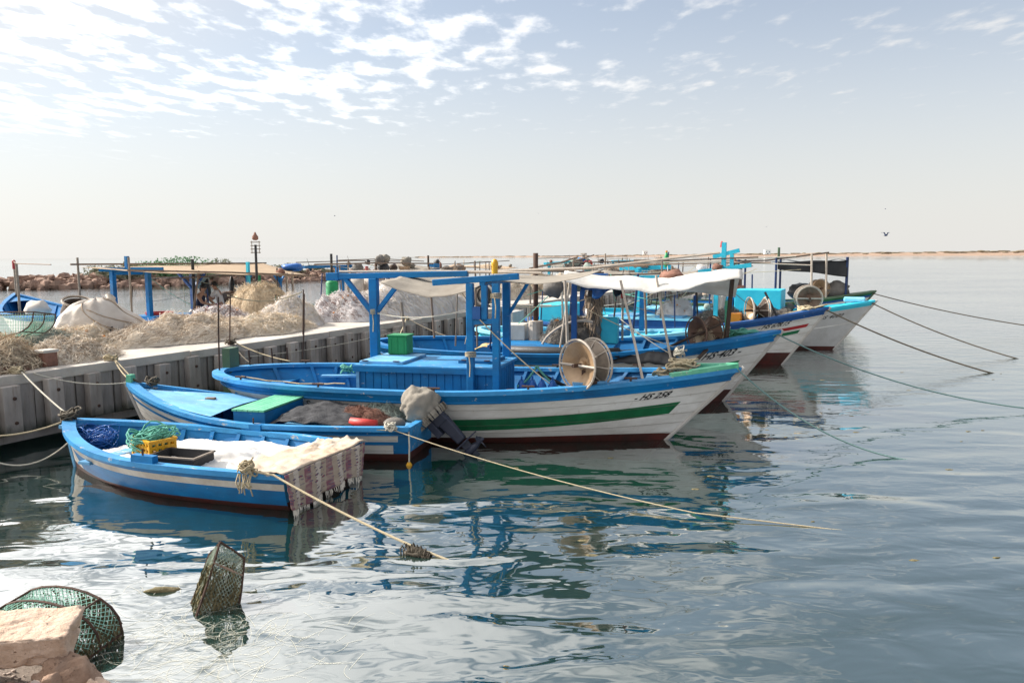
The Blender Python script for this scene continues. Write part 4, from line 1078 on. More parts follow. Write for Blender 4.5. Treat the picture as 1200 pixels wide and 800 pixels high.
# J: green barrel
J_, hJ = far_boat('blue boat with a green barrelled exhaust and drum reels behind the pale net wall', on_quay(16.2, 7.9, 0), QROT, BLUE, 8.8)
MB().lathe([(0, .24), (.85, .24), (.92, .18), (.92, 0)], (.95, -.6, 1.15), (0, 0, 1), 16).build('green_barrel', GREEN_BOX, J_, smooth=True)
rod(J_, [(.95, -.6, 2.0), (.95, -.6, 3.12)], .05, BLACKC, 'exhaust_pipe')
post(J_, 2.1, -.2, .9, 2.55, .13); MB().box((2.1, -.2, 2.35), (.5, .3, .5)).build('frame_block', BLUE, J_)
MB().beam((-.2, -.2, 2.62), (3.1, -.2, 2.62), .12, .1).build('frame_beam', BLUE, J_)
rod(J_, [(-.4, -.9, 2.72), (3.5, -.8, 2.74), (8.6, -.6, 2.66)], .035, WOOD, 'roof_pole')
for k, x_ in enumerate((2.85, 3.75)):
    MB().lathe([(-.25, .36), (-.2, .42), (.2, .42), (.25, .36), (.25, .2), (-.25, .2), (-.25, .36)], (x_, -.4, 1.75), (.5, -.85, 0), 20).build('drum_reel', SACKW, J_, smooth=True)
MB().box((3.0, -.5, 1.2), (2.0, 1.0, .3)).build('deck_box', NET_R, J_)
for k, (x_, z_, s_, m_) in enumerate(((4.35, 2.85, .26, NET_D), (4.75, 2.9, .24, COVER), (4.6, 2.55, .28, BLACKC), (5.35, 2.5, .2, WOOD_DK))): MB().blob((x_, -.5, z_), (s_, s_ * .8, s_ * .85), 50 + k, .35, 1.7, 10, 8).build('gear_bundle', m_, J_, smooth=True)
for x_ in (4.2, 4.9, 5.6): post(J_, x_, -.4, .9, 2.7, .08, WOOD_DK if x_ < 5 else NAVY)
rod(J_, [(3.5, .6, 1.0), (3.5, .6, 2.75)], .03, STEEL, 'pole'); MB().lathe([(0, .07), (.4, .07)], (3.25, -.6, 2.2), (0, 0, 1), 8).build('red_float', RED, J_)
# K: between
K_, hK = far_boat('blue boat with a light rail frame, farther along beyond the pale net wall', on_quay(25.3, 7.9, 0), QROT, BLUE_DK, 8.6)
MB().box((-.9 + 1.0, -.3, 2.4), (.5, .3, .5)).build('frame_block', BLUE, K_); post(K_, .1, -.3, .9, 2.4, .12)
for x_ in (1.6, 4.3, 5.0, 5.4): rod(K_, [(x_, -.6, .95), (x_, -.6, 2.72)], .03, STEEL, 'rail_post')
rod(K_, [(-.6, -.6, 2.42), (1.6, -.6, 2.45), (4.3, -.6, 2.4)], .03, WOOD, 'roof_pole'); rod(K_, [(3.2, -.6, 2.66), (5.4, -.6, 2.7)], .025, STEEL, 'rail')
for k, x_ in enumerate((1.1, 1.6, 2.1, 2.4)): MB().blob((x_, -.4, 2.34 + .04 * (k % 2)), (.34, .3, .20), 60 + k, .35, 1.7, 10, 8).build('gear_bundle', (NET_D, NET_B, NET_D, WOOD)[k], K_, smooth=True)
rod(K_, [(-1.2 + .9, -.2, 1.0), (-.3, -.2, 3.05)], .05, WOOD_DK, 'mast')
# L and M: far end
Lb, hL = far_boat('turquoise boat with long roof poles at the far end of the quay', on_quay(38.5, 7.9, 0), QROT, TEAL, 9.6)
for x_ in (1.5, 4.5, 6.0): post(Lb, x_, -.3, .9, 2.5, .16, TEAL)
MB().beam((.8, -.3, 2.5), (7.6, -.3, 2.62), .2, .14).build('frame_beam', TEAL, Lb)
rod(Lb, [(-3.0, -.9, 2.25), (2.0, -.9, 2.55), (5.5, -.8, 2.9)], .06, WOOD, 'roof_pole'); rod(Lb, [(4.5, -.9, 2.6), (9.5, -.6, 3.05)], .05, WOOD, 'roof_pole')
for k, x_ in enumerate((5.6, 6.3, 7.0, 7.9)): MB().blob((x_, -.5, 2.5), (.5, .4, .34), 70 + k, .35, 1.7, 10, 8).build('gear_bundle', (NET_G, NET_D, BLUE, NET_D)[k], Lb, smooth=True)
post(Lb, 7.3, -.6, .9, 3.15, .16, POLE_W, 'mast'); MB().box((7.3, -.6, 3.12), (.5, .3, .12)).build('mast_head', POLE_W, Lb)
for x_ in (6.6, 7.6): MB().lathe([(0, .16), (.2, .18), (.35, .1), (.35, 0)], (x_, -1.0, 2.3), (0, 0, 1), 10).build('red_float', REDP, Lb)
Mb, hM = far_boat('dark blue boat with masts beyond the far end of the quay', on_quay(49.5, 7.6, 0), QROT, BLUE_DK, 9.6)
for x_, z1 in ((1.2, 3.15), (5.6, 2.8), (9.0, 2.6)): rod(Mb, [(x_, -.3, 1.0), (x_, -.3, z1)], .07, STEEL, 'mast')
MB().beam((3.0, -.3, 2.55), (9.8, -.3, 2.55), .18, .12).build('frame_beam', TEAL, Mb)
for x_ in (3.2, 6.4, 9.6): post(Mb, x_, -.3, .9, 2.55, .14, TEAL)
rod(Mb, [(2.0, -.6, 2.35), (10.4, -.6, 2.42)], .05, WOOD_DK, 'roof_pole')
for k, x_ in enumerate((4.2, 6.0, 7.7)): MB().blob((x_, -.4, 2.0), (.8, .5, .45), 80 + k, .35, 1.7, 10, 8).build('gear_bundle', (NET_B, NET_D, NET_B)[k], Mb, smooth=True)

# signal mast behind the tan awning
sm = thing('signal_mast', 'thin dark mast with rungs and a lantern on top, above the tan awning', 'mast', on_quay(11.8, 6.05, 1.2))
MB().tube([(0, 0, 0), (0, 0, 2.2)], [.05, .04], 8).build('pole', BLACKC, sm)
for k in range(4): MB().tube([(-.16, 0, 1.95 + k * .11), (.16, 0, 1.95 + k * .11)], .014, 5).build('rung', STEEL, sm)
for x_ in (-.12, .12): MB().tube([(x_, 0, 1.92), (x_, 0, 2.32)], .012, 5).build('rung_rail', STEEL, sm)
MB().lathe([(2.34, .05), (2.38, .10), (2.46, .095), (2.52, .05), (2.60, .02), (2.60, 0)], (0, 0, 0), (0, 0, 1), 10).build('lantern', NET_R, sm, smooth=True)

# ================================================================= ON THE QUAY
g = 'net heaps on the quay'
heap('net_heap', 'tangled tan-brown net heap at the left edge on the quay', 'net', on_quay(.25, 1.15), (1.15, .95, .52), QROT, NET_B, NET_T, 1, 2600, .42, .016, .4, group=g, lift=.06, mats2=NET_B)
heap('net_heap', 'low rusty-red net along the quay edge at the far left', 'net', on_quay(-.25, .42), (.9, .26, .13), QROT, NET_R, NET_R, 2, 700, .25, .013, .3, group=g)
heap('net_heap', 'fluffy beige net heap just behind the mooring bollard', 'net', on_quay(1.75, .95), (.95, .60, .32), QROT, NET_L, NET_L, 3, 1800, .30, .012, .35, group=g, mats2=NET_B)
heap('net_heap', 'grey-green net heap between the fish trap and the white sack', 'net', on_quay(1.95, 2.05), (.75, .55, .46), QROT, NET_G, NET_G, 4, 1500, .30, .012, .35, group=g, mats2=NET_L)
heap('net_heap', 'pale straw net heap spilling from under the white sack', 'net', on_quay(2.75, 2.2), (1.1, .8, .36), QROT, NET_L, NET_L, 5, 1800, .34, .012, .35, group=g, mats2=NET_T)
heap('net_heap', 'dark grey net bundle right of the white sack', 'net', on_quay(3.95, 1.75), (.75, .5, .30), QROT, NET_D, NET_B, 6, 1200, .3, .012, .35, group=g)
heap('net_heap', 'long soft beige net roll along the quay in front of the fishermen', 'net', on_quay(5.2, 1.85), (2.1, .95, .46), QROT, NET_L, NET_L, 7, 3200, .36, .012, .3, group=g, dirn=(1, .1, .1), mats2=NET_B)
heap('net_heap', 'beige net roll on the quay edge below the white-topped heap', 'net', on_quay(7.1, 1.30), (1.5, .75, .34), QROT, NET_L, NET_L, 8, 2200, .34, .012, .35, group=g, mats2=NET_T)
heap('net_heap', 'red-flecked white net heap left of the tall golden heap', 'net', on_quay(7.3, 3.1), (1.1, .7, .50), QROT, NET_W, NET_W, 9, 1700, .22, .014, .4, group=g, mats2=NET_R)
heap('net_heap', 'tall golden-tan net heap with a pointed top', 'net', on_quay(9.0, 3.25), (.95, .95, .92), QROT, NET_T, NET_T, 10, 3000, .40, .013, .25, peak=.62, group=g, dirn=(.1, -.2, -1))
heap('net_heap', 'white-topped beige net heap in front of the tall golden heap', 'net', on_quay(8.75, 2.0), (1.0, .7, .62), QROT, NET_W, NET_L, 11, 2200, .32, .012, .35, group=g, mats2=NET_W)
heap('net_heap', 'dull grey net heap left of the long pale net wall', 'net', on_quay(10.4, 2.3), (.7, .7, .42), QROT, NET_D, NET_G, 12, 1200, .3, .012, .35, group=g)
heap('net_heap', 'pinkish white net heap at the left end of the pale net wall', 'net', on_quay(10.9, 1.75), (1.1, .9, .75), QROT, NET_W, NET_W, 13, 2200, .25, .013, .4, group=g, mats2=NET_R, dirn=(.5, -.2, -.6))
heap('net_heap', 'long pale lilac net wall heaped behind the blue T-shaped frame', 'net', on_quay(13.6, 1.45), (3.3, 1.15, 1.08), QROT, NET_W, NET_W, 14, 5200, .48, .016, .22, peak=1.5, group=g, dirn=(.35, -.25, -1), mats2=NET_L, lift=.05)
heap('net_heap', 'beige net heap behind the black float coil', 'net', on_quay(18.8, 2.4), (1.6, 1.1, .85), QROT, NET_L, NET_L, 15, 2000, .36, .015, .35, group=g, mats2=NET_T)
heap('net_heap', 'large tan net heap behind the exhaust stack of the second big boat', 'net', on_quay(22.6, 2.2), (1.9, 1.2, .80), QROT, NET_L, NET_L, 16, 2000, .4, .017, .35, group=g, mats2=NET_B)
heap('net_heap', 'grey-brown net heap right of the exhaust stack', 'net', on_quay(26.8, 2.4), (2.0, 1.3, .85), QROT, NET_B, NET_T, 17, 1800, .42, .02, .35, group=g, mats2=NET_D)
heap('net_heap', 'smooth pale net heap seen under the white awning', 'net', on_quay(31.2, 2.6), (2.2, 1.5, .85), QROT, NET_L, NET_L, 18, 1500, .45, .02, .35, group=g, mats2=NET_B)
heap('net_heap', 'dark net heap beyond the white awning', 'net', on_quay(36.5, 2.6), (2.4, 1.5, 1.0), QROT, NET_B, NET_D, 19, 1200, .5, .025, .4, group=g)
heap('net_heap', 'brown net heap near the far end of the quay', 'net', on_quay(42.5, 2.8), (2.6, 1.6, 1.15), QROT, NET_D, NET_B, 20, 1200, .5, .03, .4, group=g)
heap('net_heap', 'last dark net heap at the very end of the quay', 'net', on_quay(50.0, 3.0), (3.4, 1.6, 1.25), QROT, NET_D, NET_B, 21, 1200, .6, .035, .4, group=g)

# white sack with seams
sk = thing('sack', 'big bulging white woven sack with dark seams on the quay', 'sack', on_quay(3.95, 2.95, 1.30), QROT + R(8), R(6))
def sackf(u, v):
    a = 2 * math.pi * u; ph = math.pi * (v - .5); ce = max(0.0, math.cos(ph)) ** .7
    q = 1 + .10 * abs(math.sin(a * 2.5 + v * 2)) - .05
    k = q * (1 + .13 * nz((math.cos(a), math.sin(a), v * 1.6), 1.6, 3)) - .035 * abs(n1((math.cos(a) * 2.2, math.sin(a) * 2.2, v * 3.5), 2.2))
    top = math.sin(ph); px_ = math.cos(a) * ce * (1.08 - .30 * max(0, top)) * k - .22 * max(0, top); py_ = math.sin(a) * ce * (.66 - .2 * max(0, top)) * k
    z_ = .22 + (top * .60 * k if top > 0 else top * .26) - .10 * abs(px_ + .2) * max(0, top)
    return (px_, py_, z_)
mb = MB(); mb.grid(sackf, 48, 28, uv=False); mb.build('bag', SACKW, sk, smooth=True)
for k, (u0, u1, v0, v1) in enumerate(((.52, .80, .92, .30), (.60, .98, .80, .35), (.78, .86, .95, .45), (.55, .72, .35, .22), (.66, .95, .60, .24))):
    pts = [Vector(sackf(u0 + (u1 - u0) * i / 14, v0 + (v1 - v0) * i / 14)) * 1.008 for i in range(15)]
    MB().tube(pts, .011, 4).build('seam', NET_B, sk)
for k, (u_, v_) in enumerate(((.675, .52), (.682, .47), (.69, .53), (.70, .56))):
    p = Vector(sackf(u_, v_)) * 1.006; MB().blob(p, (.03, .012, .02), k, .3, 1.5, 7, 5).build('printed_mark', BLACK_MK, sk)
MB().tube([Vector(sackf(.05 * 0 + .97, .86)), Vector(sackf(.99, .93)) + V(.05, 0, .1), Vector(sackf(.0, .9)) + V(.12, 0, .03)], [.06, .08, .03], 8).build('tied_neck', SACKW, sk, smooth=True)
# round dark basket standing behind the sack
bk = thing('basket', 'round dark brown basket standing behind the white sack', 'basket', on_quay(5.05, 5.4, 1.2))
MB().lathe([(0, .2), (.22, .30), (.55, .34), (.8, .27), (.8, .20), (.5, .26), (.2, .2)], (0, 0, 0), (.25, -.3, 1), 18).build('body', WOOD_DK, bk, smooth=True)
MB().ring((.2, -.24, .78), (.25, -.3, 1), .30, .03, 20, 5).build('rim', STEEL, bk)
# white tarpaulin sacks by the tall heap
for k, (sx, sy, ln, hh, lab) in enumerate(((9.75, 2.75, .75, .72, 'grey-white tarpaulin leaning on the right of the tall golden net heap'), (8.1, 3.95, .55, .5, 'grey-white tarpaulin bundle left of the tall golden net heap'))):
    t_ = thing('tarpaulin', lab, 'tarpaulin', on_quay(sx, sy, 1.2), QROT, group='tarpaulins among the nets')
    mb = MB(); mb.grid(lambda u, v: ((u - .5) * 2 * ln, (v - .5) * 1.3, max(.02, hh * (1 - abs(u - .42) * 1.5) * (1 - abs(v - .5) ** 2 * 2.5) + .05 * nz((u * 3, v * 3, k), 2))), 22, 16, uv=False)
    mb.build('sheet', mat('lilac_white_sheet%d' % k, (.55, .53, .55), (.45, .43, .45), 3, .8, .2), t_, smooth=True)
    MB().tube([(-.1, -.45, hh * .55), (.35, -.5, hh * .25)], .014, 5).build('tie_cord', NET_D, t_)
# hooped fish trap on the heap
def fish_trap(label, loc, rz, W_, D_, H_, rx=0.0, ry=0.0, m_net=None, wire=.012, frame_m=None, cell=.075, group=None, mats_algae=None, front=True):
    t_ = thing('fish_trap', label, 'fish trap', loc, rz, rx, ry, group=group)
    n = 11
    def arch(y): return [V(-W_ / 2 + W_ * 0, y, 0)] + [V(-W_ / 2 * math.cos(math.pi * k / n), y, H_ * math.sin(math.pi * k / n) ** .75) for k in range(n + 1)][1:]
    for y in (-D_ / 2, 0, D_ / 2): MB().tube(arch(y), wire, 5).build('hoop', frame_m or RUST, t_)
    MB().tube([(-W_ / 2, -D_ / 2, 0), (W_ / 2, -D_ / 2, 0), (W_ / 2, D_ / 2, 0), (-W_ / 2, D_ / 2, 0), (-W_ / 2, -D_ / 2, 0)], wire, 5).build('base_frame', frame_m or RUST, t_)
    for k in (3, 8):
        p = arch(-D_ / 2)[k]; MB().tube([(p.x, -D_ / 2, p.z), (p.x, D_ / 2, p.z)], wire * .8, 5).build('stringer', frame_m or RUST, t_)
    mb = MB(); arcL = int((W_ + H_) / cell); nd = max(4, int(D_ / cell))
    def sp(u, v):
        a = math.pi * u; return V(-W_ / 2 * math.cos(a), -D_ / 2 + D_ * v, H_ * max(0, math.sin(a)) ** .75 - .03 * math.sin(v * math.pi * 2) ** 2) * .99
    for i in range(-nd, arcL + 1):                    # diagonal mesh both ways
        for sg in (1, -1):
            pts = []
            for j in range(nd + 1):
                u = (i + (j if sg > 0 else nd - j)) / arcL
                if 0 <= u <= 1: pts.append(sp(u, j / nd))
            if len(pts) > 1: mb.tube(pts, wire * .28, 3, cap=False)
    for y in (-D_ / 2, D_ / 2):
        for i in range(1, arcL):
            x_ = -W_ / 2 + W_ * i / arcL; top = H_ * max(0, 1 - (2 * x_ / W_) ** 2) ** .4
            mb.tube([(x_, y, 0), (x_, y, top)], wire * .28, 3, cap=False)
        for i in range(1, int(H_ / cell) + 1):
            z_ = i * cell; hw = W_ / 2 * max(0, 1 - (z_ / H_) ** 2.6) ** .5
            if hw > .03: mb.tube([(-hw, y, z_), (hw, y, z_)], wire * .28, 3, cap=False)
    mb.build('netting', m_net or TRAPNET, t_, kind='stuff')
    if mats_algae:
        mb = MB(); rr = random.Random(int(W_ * 100))
        for k in range(6500):
            u, v = rr.random(), rr.random(); p = sp(u, v) if k % 3 else V(rr.uniform(-W_, W_) / 2, (-D_ / 2, D_ / 2)[k % 2], rr.random() ** 2 * H_ * .8)
            if abs(p.y) > D_ / 2 - .01 and p.z > H_ * max(0, 1 - (2 * p.x / W_) ** 2) ** .4: continue
            if rr.random() > mats_algae(p) * (.35 + 1.3 * max(0, n1((p.x, p.y, p.z), 9) + .35)): continue
            L_ = rr.uniform(.02, .07); q = V(rr.uniform(-.5, .5), rr.uniform(-.5, .5), -1) * L_
            mb.strand([p, p + q * .5 + V(rr.uniform(-.01, .01), rr.uniform(-.01, .01), 0), p + q], rr.uniform(.005, .014))
        mb.build('algae_growth', ALGAE, t_, kind='stuff')
    return t_
fish_trap('green netted hoop trap lying on the tan net heap at the left edge', on_quay(1.45, 1.95, 2.02), QROT - R(62), 1.15, .70, .42, R(172), 0, cell=.06)
# mooring bollard stub on the edge
bo = thing('bollard', 'short square stone bollard with a pale top on the quay edge', 'bollard', on_quay(1.05, .45, 1.205), QROT)
MB().box((0, 0, .12), (.24, .22, .24)).build('shaft', NET_R, bo, bevel=.02); MB().box((0, 0, .26), (.27, .25, .05)).build('cap', CONC_TOP, bo, bevel=.012)
# bollard rings with rope turns
for k, (x_, lab) in enumerate(((.33, 'rope lashing on the quay edge above the nearest skiff'), (1.95, 'pale rope lashing with a green end beside the short bollard'), (4.75, 'brown rope lashing on the quay behind the main boat'), (11.3, 'rope lashing on the quay under the pale net wall'))):
    mb = MB(); coil(mb, on_quay(x_, .10, 1.22), .11, 7, .014, 100 + k, .6, .5)
    solid('rope_lashing', mb, ROPE if k != 2 else ROPE_D, lab, 'rope', 'rope lashings on the quay edge', smooth=True)
# black float coil at the end of the net wall
fc = thing('float_coil', 'black and white ringed float at the end of the pale net wall', 'float', on_quay(17.2, .75, 1.2), QROT)
for k in range(3): MB().lathe([(-.06, .30), (-.09, .36), (-.06, .42), (.06, .42), (.09, .36), (.06, .30), (-.06, .30)], (.0 + k * .22, 0, .40), (1, 0, 0), 20).build('ring_float', BLACKC if k != 1 else SACKW, fc, smooth=True)
# iron rods on the quay edge that carry lines
for k, (x_, lean, lab) in enumerate(((4.65, .06, 'thin rusty rod at the stern corner of the main boat'), (6.9, .05, 'thin rusty rod standing right of the stern corner rod'))):
    r0 = on_quay(x_, .03, 1.2); mb = MB(); mb.tube([r0, r0 + V(lean * .5, 0, .55), r0 + V(lean, 0, 1.05)], .014, 6)
    solid('iron_rod', mb, RUST, lab, 'rod', 'rusty rods on the quay edge')

# ================================================================= FISHERMEN
def skin_mesh(name, parent, joints, edges, m, root_i=0, sub=2):
    me = bpy.data.meshes.new(name); me.from_pydata([j[0] for j in joints], edges, []); me.materials.append(m)
    o = bpy.data.objects.new(name, me); col.objects.link(o); o.parent = parent
    s = o.modifiers.new('skin', 'SKIN'); s.use_smooth_shade = True
    for i, j in enumerate(joints):
        me.skin_vertices[0].data[i].radius = (j[1], j[2] if len(j) > 2 else j[1])
    me.skin_vertices[0].data[root_i].use_root = True
    ss = o.modifiers.new('sub', 'SUBSURF'); ss.levels = 1; ss.render_levels = sub
    return o
def person(label, loc, rz, lean, arm_f, shirt, trousers, sleeves, hairstyle):
    p = thing('person', label, 'person', loc, rz)
    # faces local +x; leans forward by `lean`
    def t(x, z, y=0.0):
        zz = z - .92
        return (x + (math.sin(lean) * zz if zz > 0 else 0), y, .92 + zz * (math.cos(lean) if zz > 0 else 1))
    ch = t(0, 1.36); nk = t(.01, 1.50); hd = t(.05, 1.63); cr = t(.05, 1.72)
    J = [(t(0, .95), .13, .10), (t(.0, 1.12), .125, .10), (ch, .15, .105), (nk, .05), (t(.04, 1.585), .075, .07), (hd, .088, .085), (cr, .07, .06)]
    E = [(0, 1), (1, 2), (2, 3), (3, 4), (4, 5), (5, 6)]
    hands = []
    for sd in (1, -1):
        sh = t(0, 1.42, sd * .19); el = (sh[0] + .16 + arm_f * .1, sd * .24, sh[2] - .24); wr = (el[0] + .24, sd * .14, el[2] - .06 - (.08 if sd > 0 else 0)); b = len(J)
        J += [(sh, .06), (el, .045), (wr, .03), ((wr[0] + .06, wr[1], wr[2] - .01), .038, .02)]
        E += [(2, b), (b, b + 1), (b + 1, b + 2), (b + 2, b + 3)]
        hp = (wr[0] + .085, wr[1], wr[2] - .015)
        for f_ in range(4):
            yy = hp[1] + (f_ - 1.5) * .018; b2 = len(J)
            J += [((hp[0], yy, hp[2]), .010), ((hp[0] + .04, yy, hp[2] - .015), .009), ((hp[0] + .055, yy, hp[2] - .045), .008)]
            E += [(b + 3, b2), (b2, b2 + 1), (b2 + 1, b2 + 2)]
        b2 = len(J); J += [((wr[0] + .05, wr[1] - sd * .04, wr[2]), .011), ((wr[0] + .085, wr[1] - sd * .055, wr[2] - .02), .009)]; E += [(b + 2, b2), (b2, b2 + 1)]
        hip = (0, sd * .09, .90); kn = (.05, sd * .10, .50); an = (-.02, sd * .10, .09); b = len(J)
        J += [(hip, .085), (kn, .06), (an, .04), ((.12, sd * .11, .04), .04, .03)]; E += [(0, b), (b, b + 1), (b + 1, b + 2), (b + 2, b + 3)]
    skin_mesh('body', p, J, E, SKIN)
    # nose, ears
    f_ = MB(); f_.blob((hd[0] + .095, 0, hd[2] - .005), (.02, .014, .024), 1, .1, 1, 6, 5)
    for sd in (1, -1): f_.blob((hd[0] - .005, sd * .088, hd[2] - .01), (.022, .012, .032), 2, .1, 1, 6, 5)
    f_.build('face', SKIN, p, smooth=True)
    ey = MB()
    for sd in (1, -1): ey.blob((hd[0] + .078, sd * .032, hd[2] + .015), (.010, .013, .008), 1, 0, 1, 6, 4)
    ey.build('eyes', HAIR, p)
    hm = MB(); hm.blob((hd[0] - .02, 0, hd[2] + .045), (.105, .10, .085), 3, .12, 2, 12, 8)
    if hairstyle == 'bun': hm.blob((hd[0] - .03, 0, hd[2] + .15), (.05, .05, .045), 4, .1, 2, 8, 6); hm.blob((hd[0] - .08, 0, hd[2] - .02), (.05, .085, .10), 5, .1, 2, 8, 6)
    hm.build('hair', HAIR, p, smooth=True)
    sj = [(t(0, .93), .145, .115), (t(0, 1.12), .145, .118), (ch, .165, .122), (t(.0, 1.46), .10, .09)]; se = [(0, 1), (1, 2), (2, 3)]
    if sleeves:
        for sd in (1, -1):
            sh = t(0, 1.42, sd * .19); el = (sh[0] + .16 + arm_f * .1, sd * .24, sh[2] - .24); b = len(sj)
            sj += [(sh, .078), (((sh[0] + el[0]) / 2, (sh[1] + el[1]) / 2, (sh[2] + el[2]) / 2), .072), (tuple(sh[i] * .3 + el[i] * .7 for i in range(3)), .066)]; se += [(2, b), (b, b + 1), (b + 1, b + 2)]
    skin_mesh('shirt', p, sj, se, shirt)
    tj = [((0, 0, .95), .148, .12)]; te = []
    for sd in (1, -1):
        b = len(tj); tj += [((0, sd * .09, .86), .10), ((.05, sd * .10, .50), .075), ((-.01, sd * .10, .16), .062)]; te += [(0, b), (b, b + 1), (b + 1, b + 2)]
    skin_mesh('trousers', p, tj, te, trousers)
    return p
pI = lambda x_, y_, z_: I_.matrix_basis @ V(x_, y_, z_)
bpy.context.view_layer.update()
person('person in a pale striped shirt bending forward under the tan awning', pI(5.05, -.75, .50), R(185), .28, .2, SHIRT, JEANS, True, 'short')
person('person in a navy tank top with hair tied up, under the tan awning', pI(4.25, -.62, .42), R(-15), .18, .5, TANK, JEANS, False, 'bun')
mb = MB(); mb.blob((0, 0, 0), (.26, .2, .2), 7, .35, 1.7, 12, 8); solid('net_bundle', mb, mat('mauve_net', (.30, .13, .20), (.22, .09, .15), 8, .9, .5), 'mauve net bundle held between the two fishermen', 'net', smooth=True, loc=pI(4.72, -.78, 1.35))

# ================================================================= IN THE BOATS
def inb(root, x_, y_, z_): return root.matrix_basis @ V(x_, y_, z_)
hd = lambda root: root.rotation_euler.z
# --- skiff A
def tarpA(u, v):
    t_ = .22 + .60 * u; p = hA.P(t_, .40, 1, .10).lerp(hA.P(t_, .40, -1, .10), v); edge = min(u, 1 - u, v, 1 - v)
    rum = nz((u * 4, v * 3, 1), 1.6, 5)
    big = .17 * math.exp(-((u - .30) / .16) ** 2 - ((v - .45) / .3) ** 2)
    return p + V(.03 * nz((u * 5, v * 5, 7), 1, 3), 0, -.06 + big + .085 * rum * min(1, edge * 8 + .25) + .02 * abs(nz((u * 12, v * 9, 3), 1, 3)))
o = cloth(tarpA, 60, 44, TARP_W, 'tarpaulin'); tag(o, 'crumpled white tarpaulin spread inside the nearest skiff', 'tarpaulin'); o.matrix_basis = A.matrix_basis.copy()
# crate with slotted sides
def crate(label, loc, rz, m, L_=.52, W_=.36, H_=.28):
    c_ = thing('crate', label, 'crate', loc, rz)
    MB().box((0, 0, .012), (L_, W_, .024)).build('base', m, c_)
    for sy in (-1, 1):
        for k in range(4): MB().box((0, sy * (W_ / 2 - .01), .05 + k * .07), (L_, .018, .04)).build('slat', m, c_, bevel=.004)
        for k in range(7): MB().box((-L_ / 2 + .02 + k * (L_ - .04) / 6, sy * (W_ / 2 - .01), H_ / 2), (.03, .024, H_)).build('upright', m, c_)
    for sx in (-1, 1):
        for k in range(4): MB().box((sx * (L_ / 2 - .01), 0, .05 + k * .07), (.018, W_, .04)).build('slat', m, c_, bevel=.004)
        for k in range(5): MB().box((sx * (L_ / 2 - .01), -W_ / 2 + .02 + k * (W_ - .04) / 4, H_ / 2), (.024, .03, H_)).build('upright', m, c_)
    MB().box((0, W_ / 2 - .005, H_), (L_ + .02, .03, .025)).build('rim', m, c_); MB().box((0, -W_ / 2 + .005, H_), (L_ + .02, .03, .025)).build('rim', m, c_)
    for sx in (-1, 1): MB().box((sx * (L_ / 2 - .002), 0, H_), (.03, W_ - .03, .024)).build('rim', m, c_)
    return c_
cz = .42
crate('yellow slotted plastic crate full of green rope in the nearest skiff', inb(A, 2.28, .38, cz - .05), hd(A) + R(-20), YEL)
mb = MB(); coil(mb, inb(A, 2.32, .36, cz + .14), .26, 34, .011, 5, .55, .55); solid('rope_heap', mb, ROPE_G, 'heap of green rope piled on the yellow crate', 'rope', smooth=True)
tb = thing('tub', 'black rectangular fish tub beside the yellow crate', 'tub', inb(A, 1.62, .60, .33), hd(A) + R(6))
for sx in (-1, 1): MB().box((sx * .31, 0, .10), (.02, .40, .20)).build('end', BLACKC, tb)
for sy in (-1, 1): MB().box((0, sy * .20, .10), (.64, .02, .20)).build('side', BLACKC, tb)
MB().box((0, 0, .01), (.62, .40, .02)).build('base', CHAR, tb); 
for sy in (-1, 1): MB().box((0, sy * .205, .205), (.68, .035, .02)).build('rim', STEEL if sy > 0 else BLACKC, tb)
for sx in (-1, 1): MB().box((sx * .325, 0, .205), (.03, .37, .02)).build('rim', STEEL if sx < 0 else BLACKC, tb)
mb = MB(); coil(mb, inb(A, 3.72, -.02, .40), .24, 40, .006, 8, .5, .7); solid('blue_net', mb, BLUEP, 'bundle of blue net in the bow of the nearest skiff', 'net', smooth=True)
mb = MB(); coil(mb, inb(A, 4.22, 0, .70), .12, 16, .014, 9, .6, .7); solid('rope_knot', mb, ROPE_D, 'thick old rope knotted round the bow of the nearest skiff', 'rope', smooth=True)
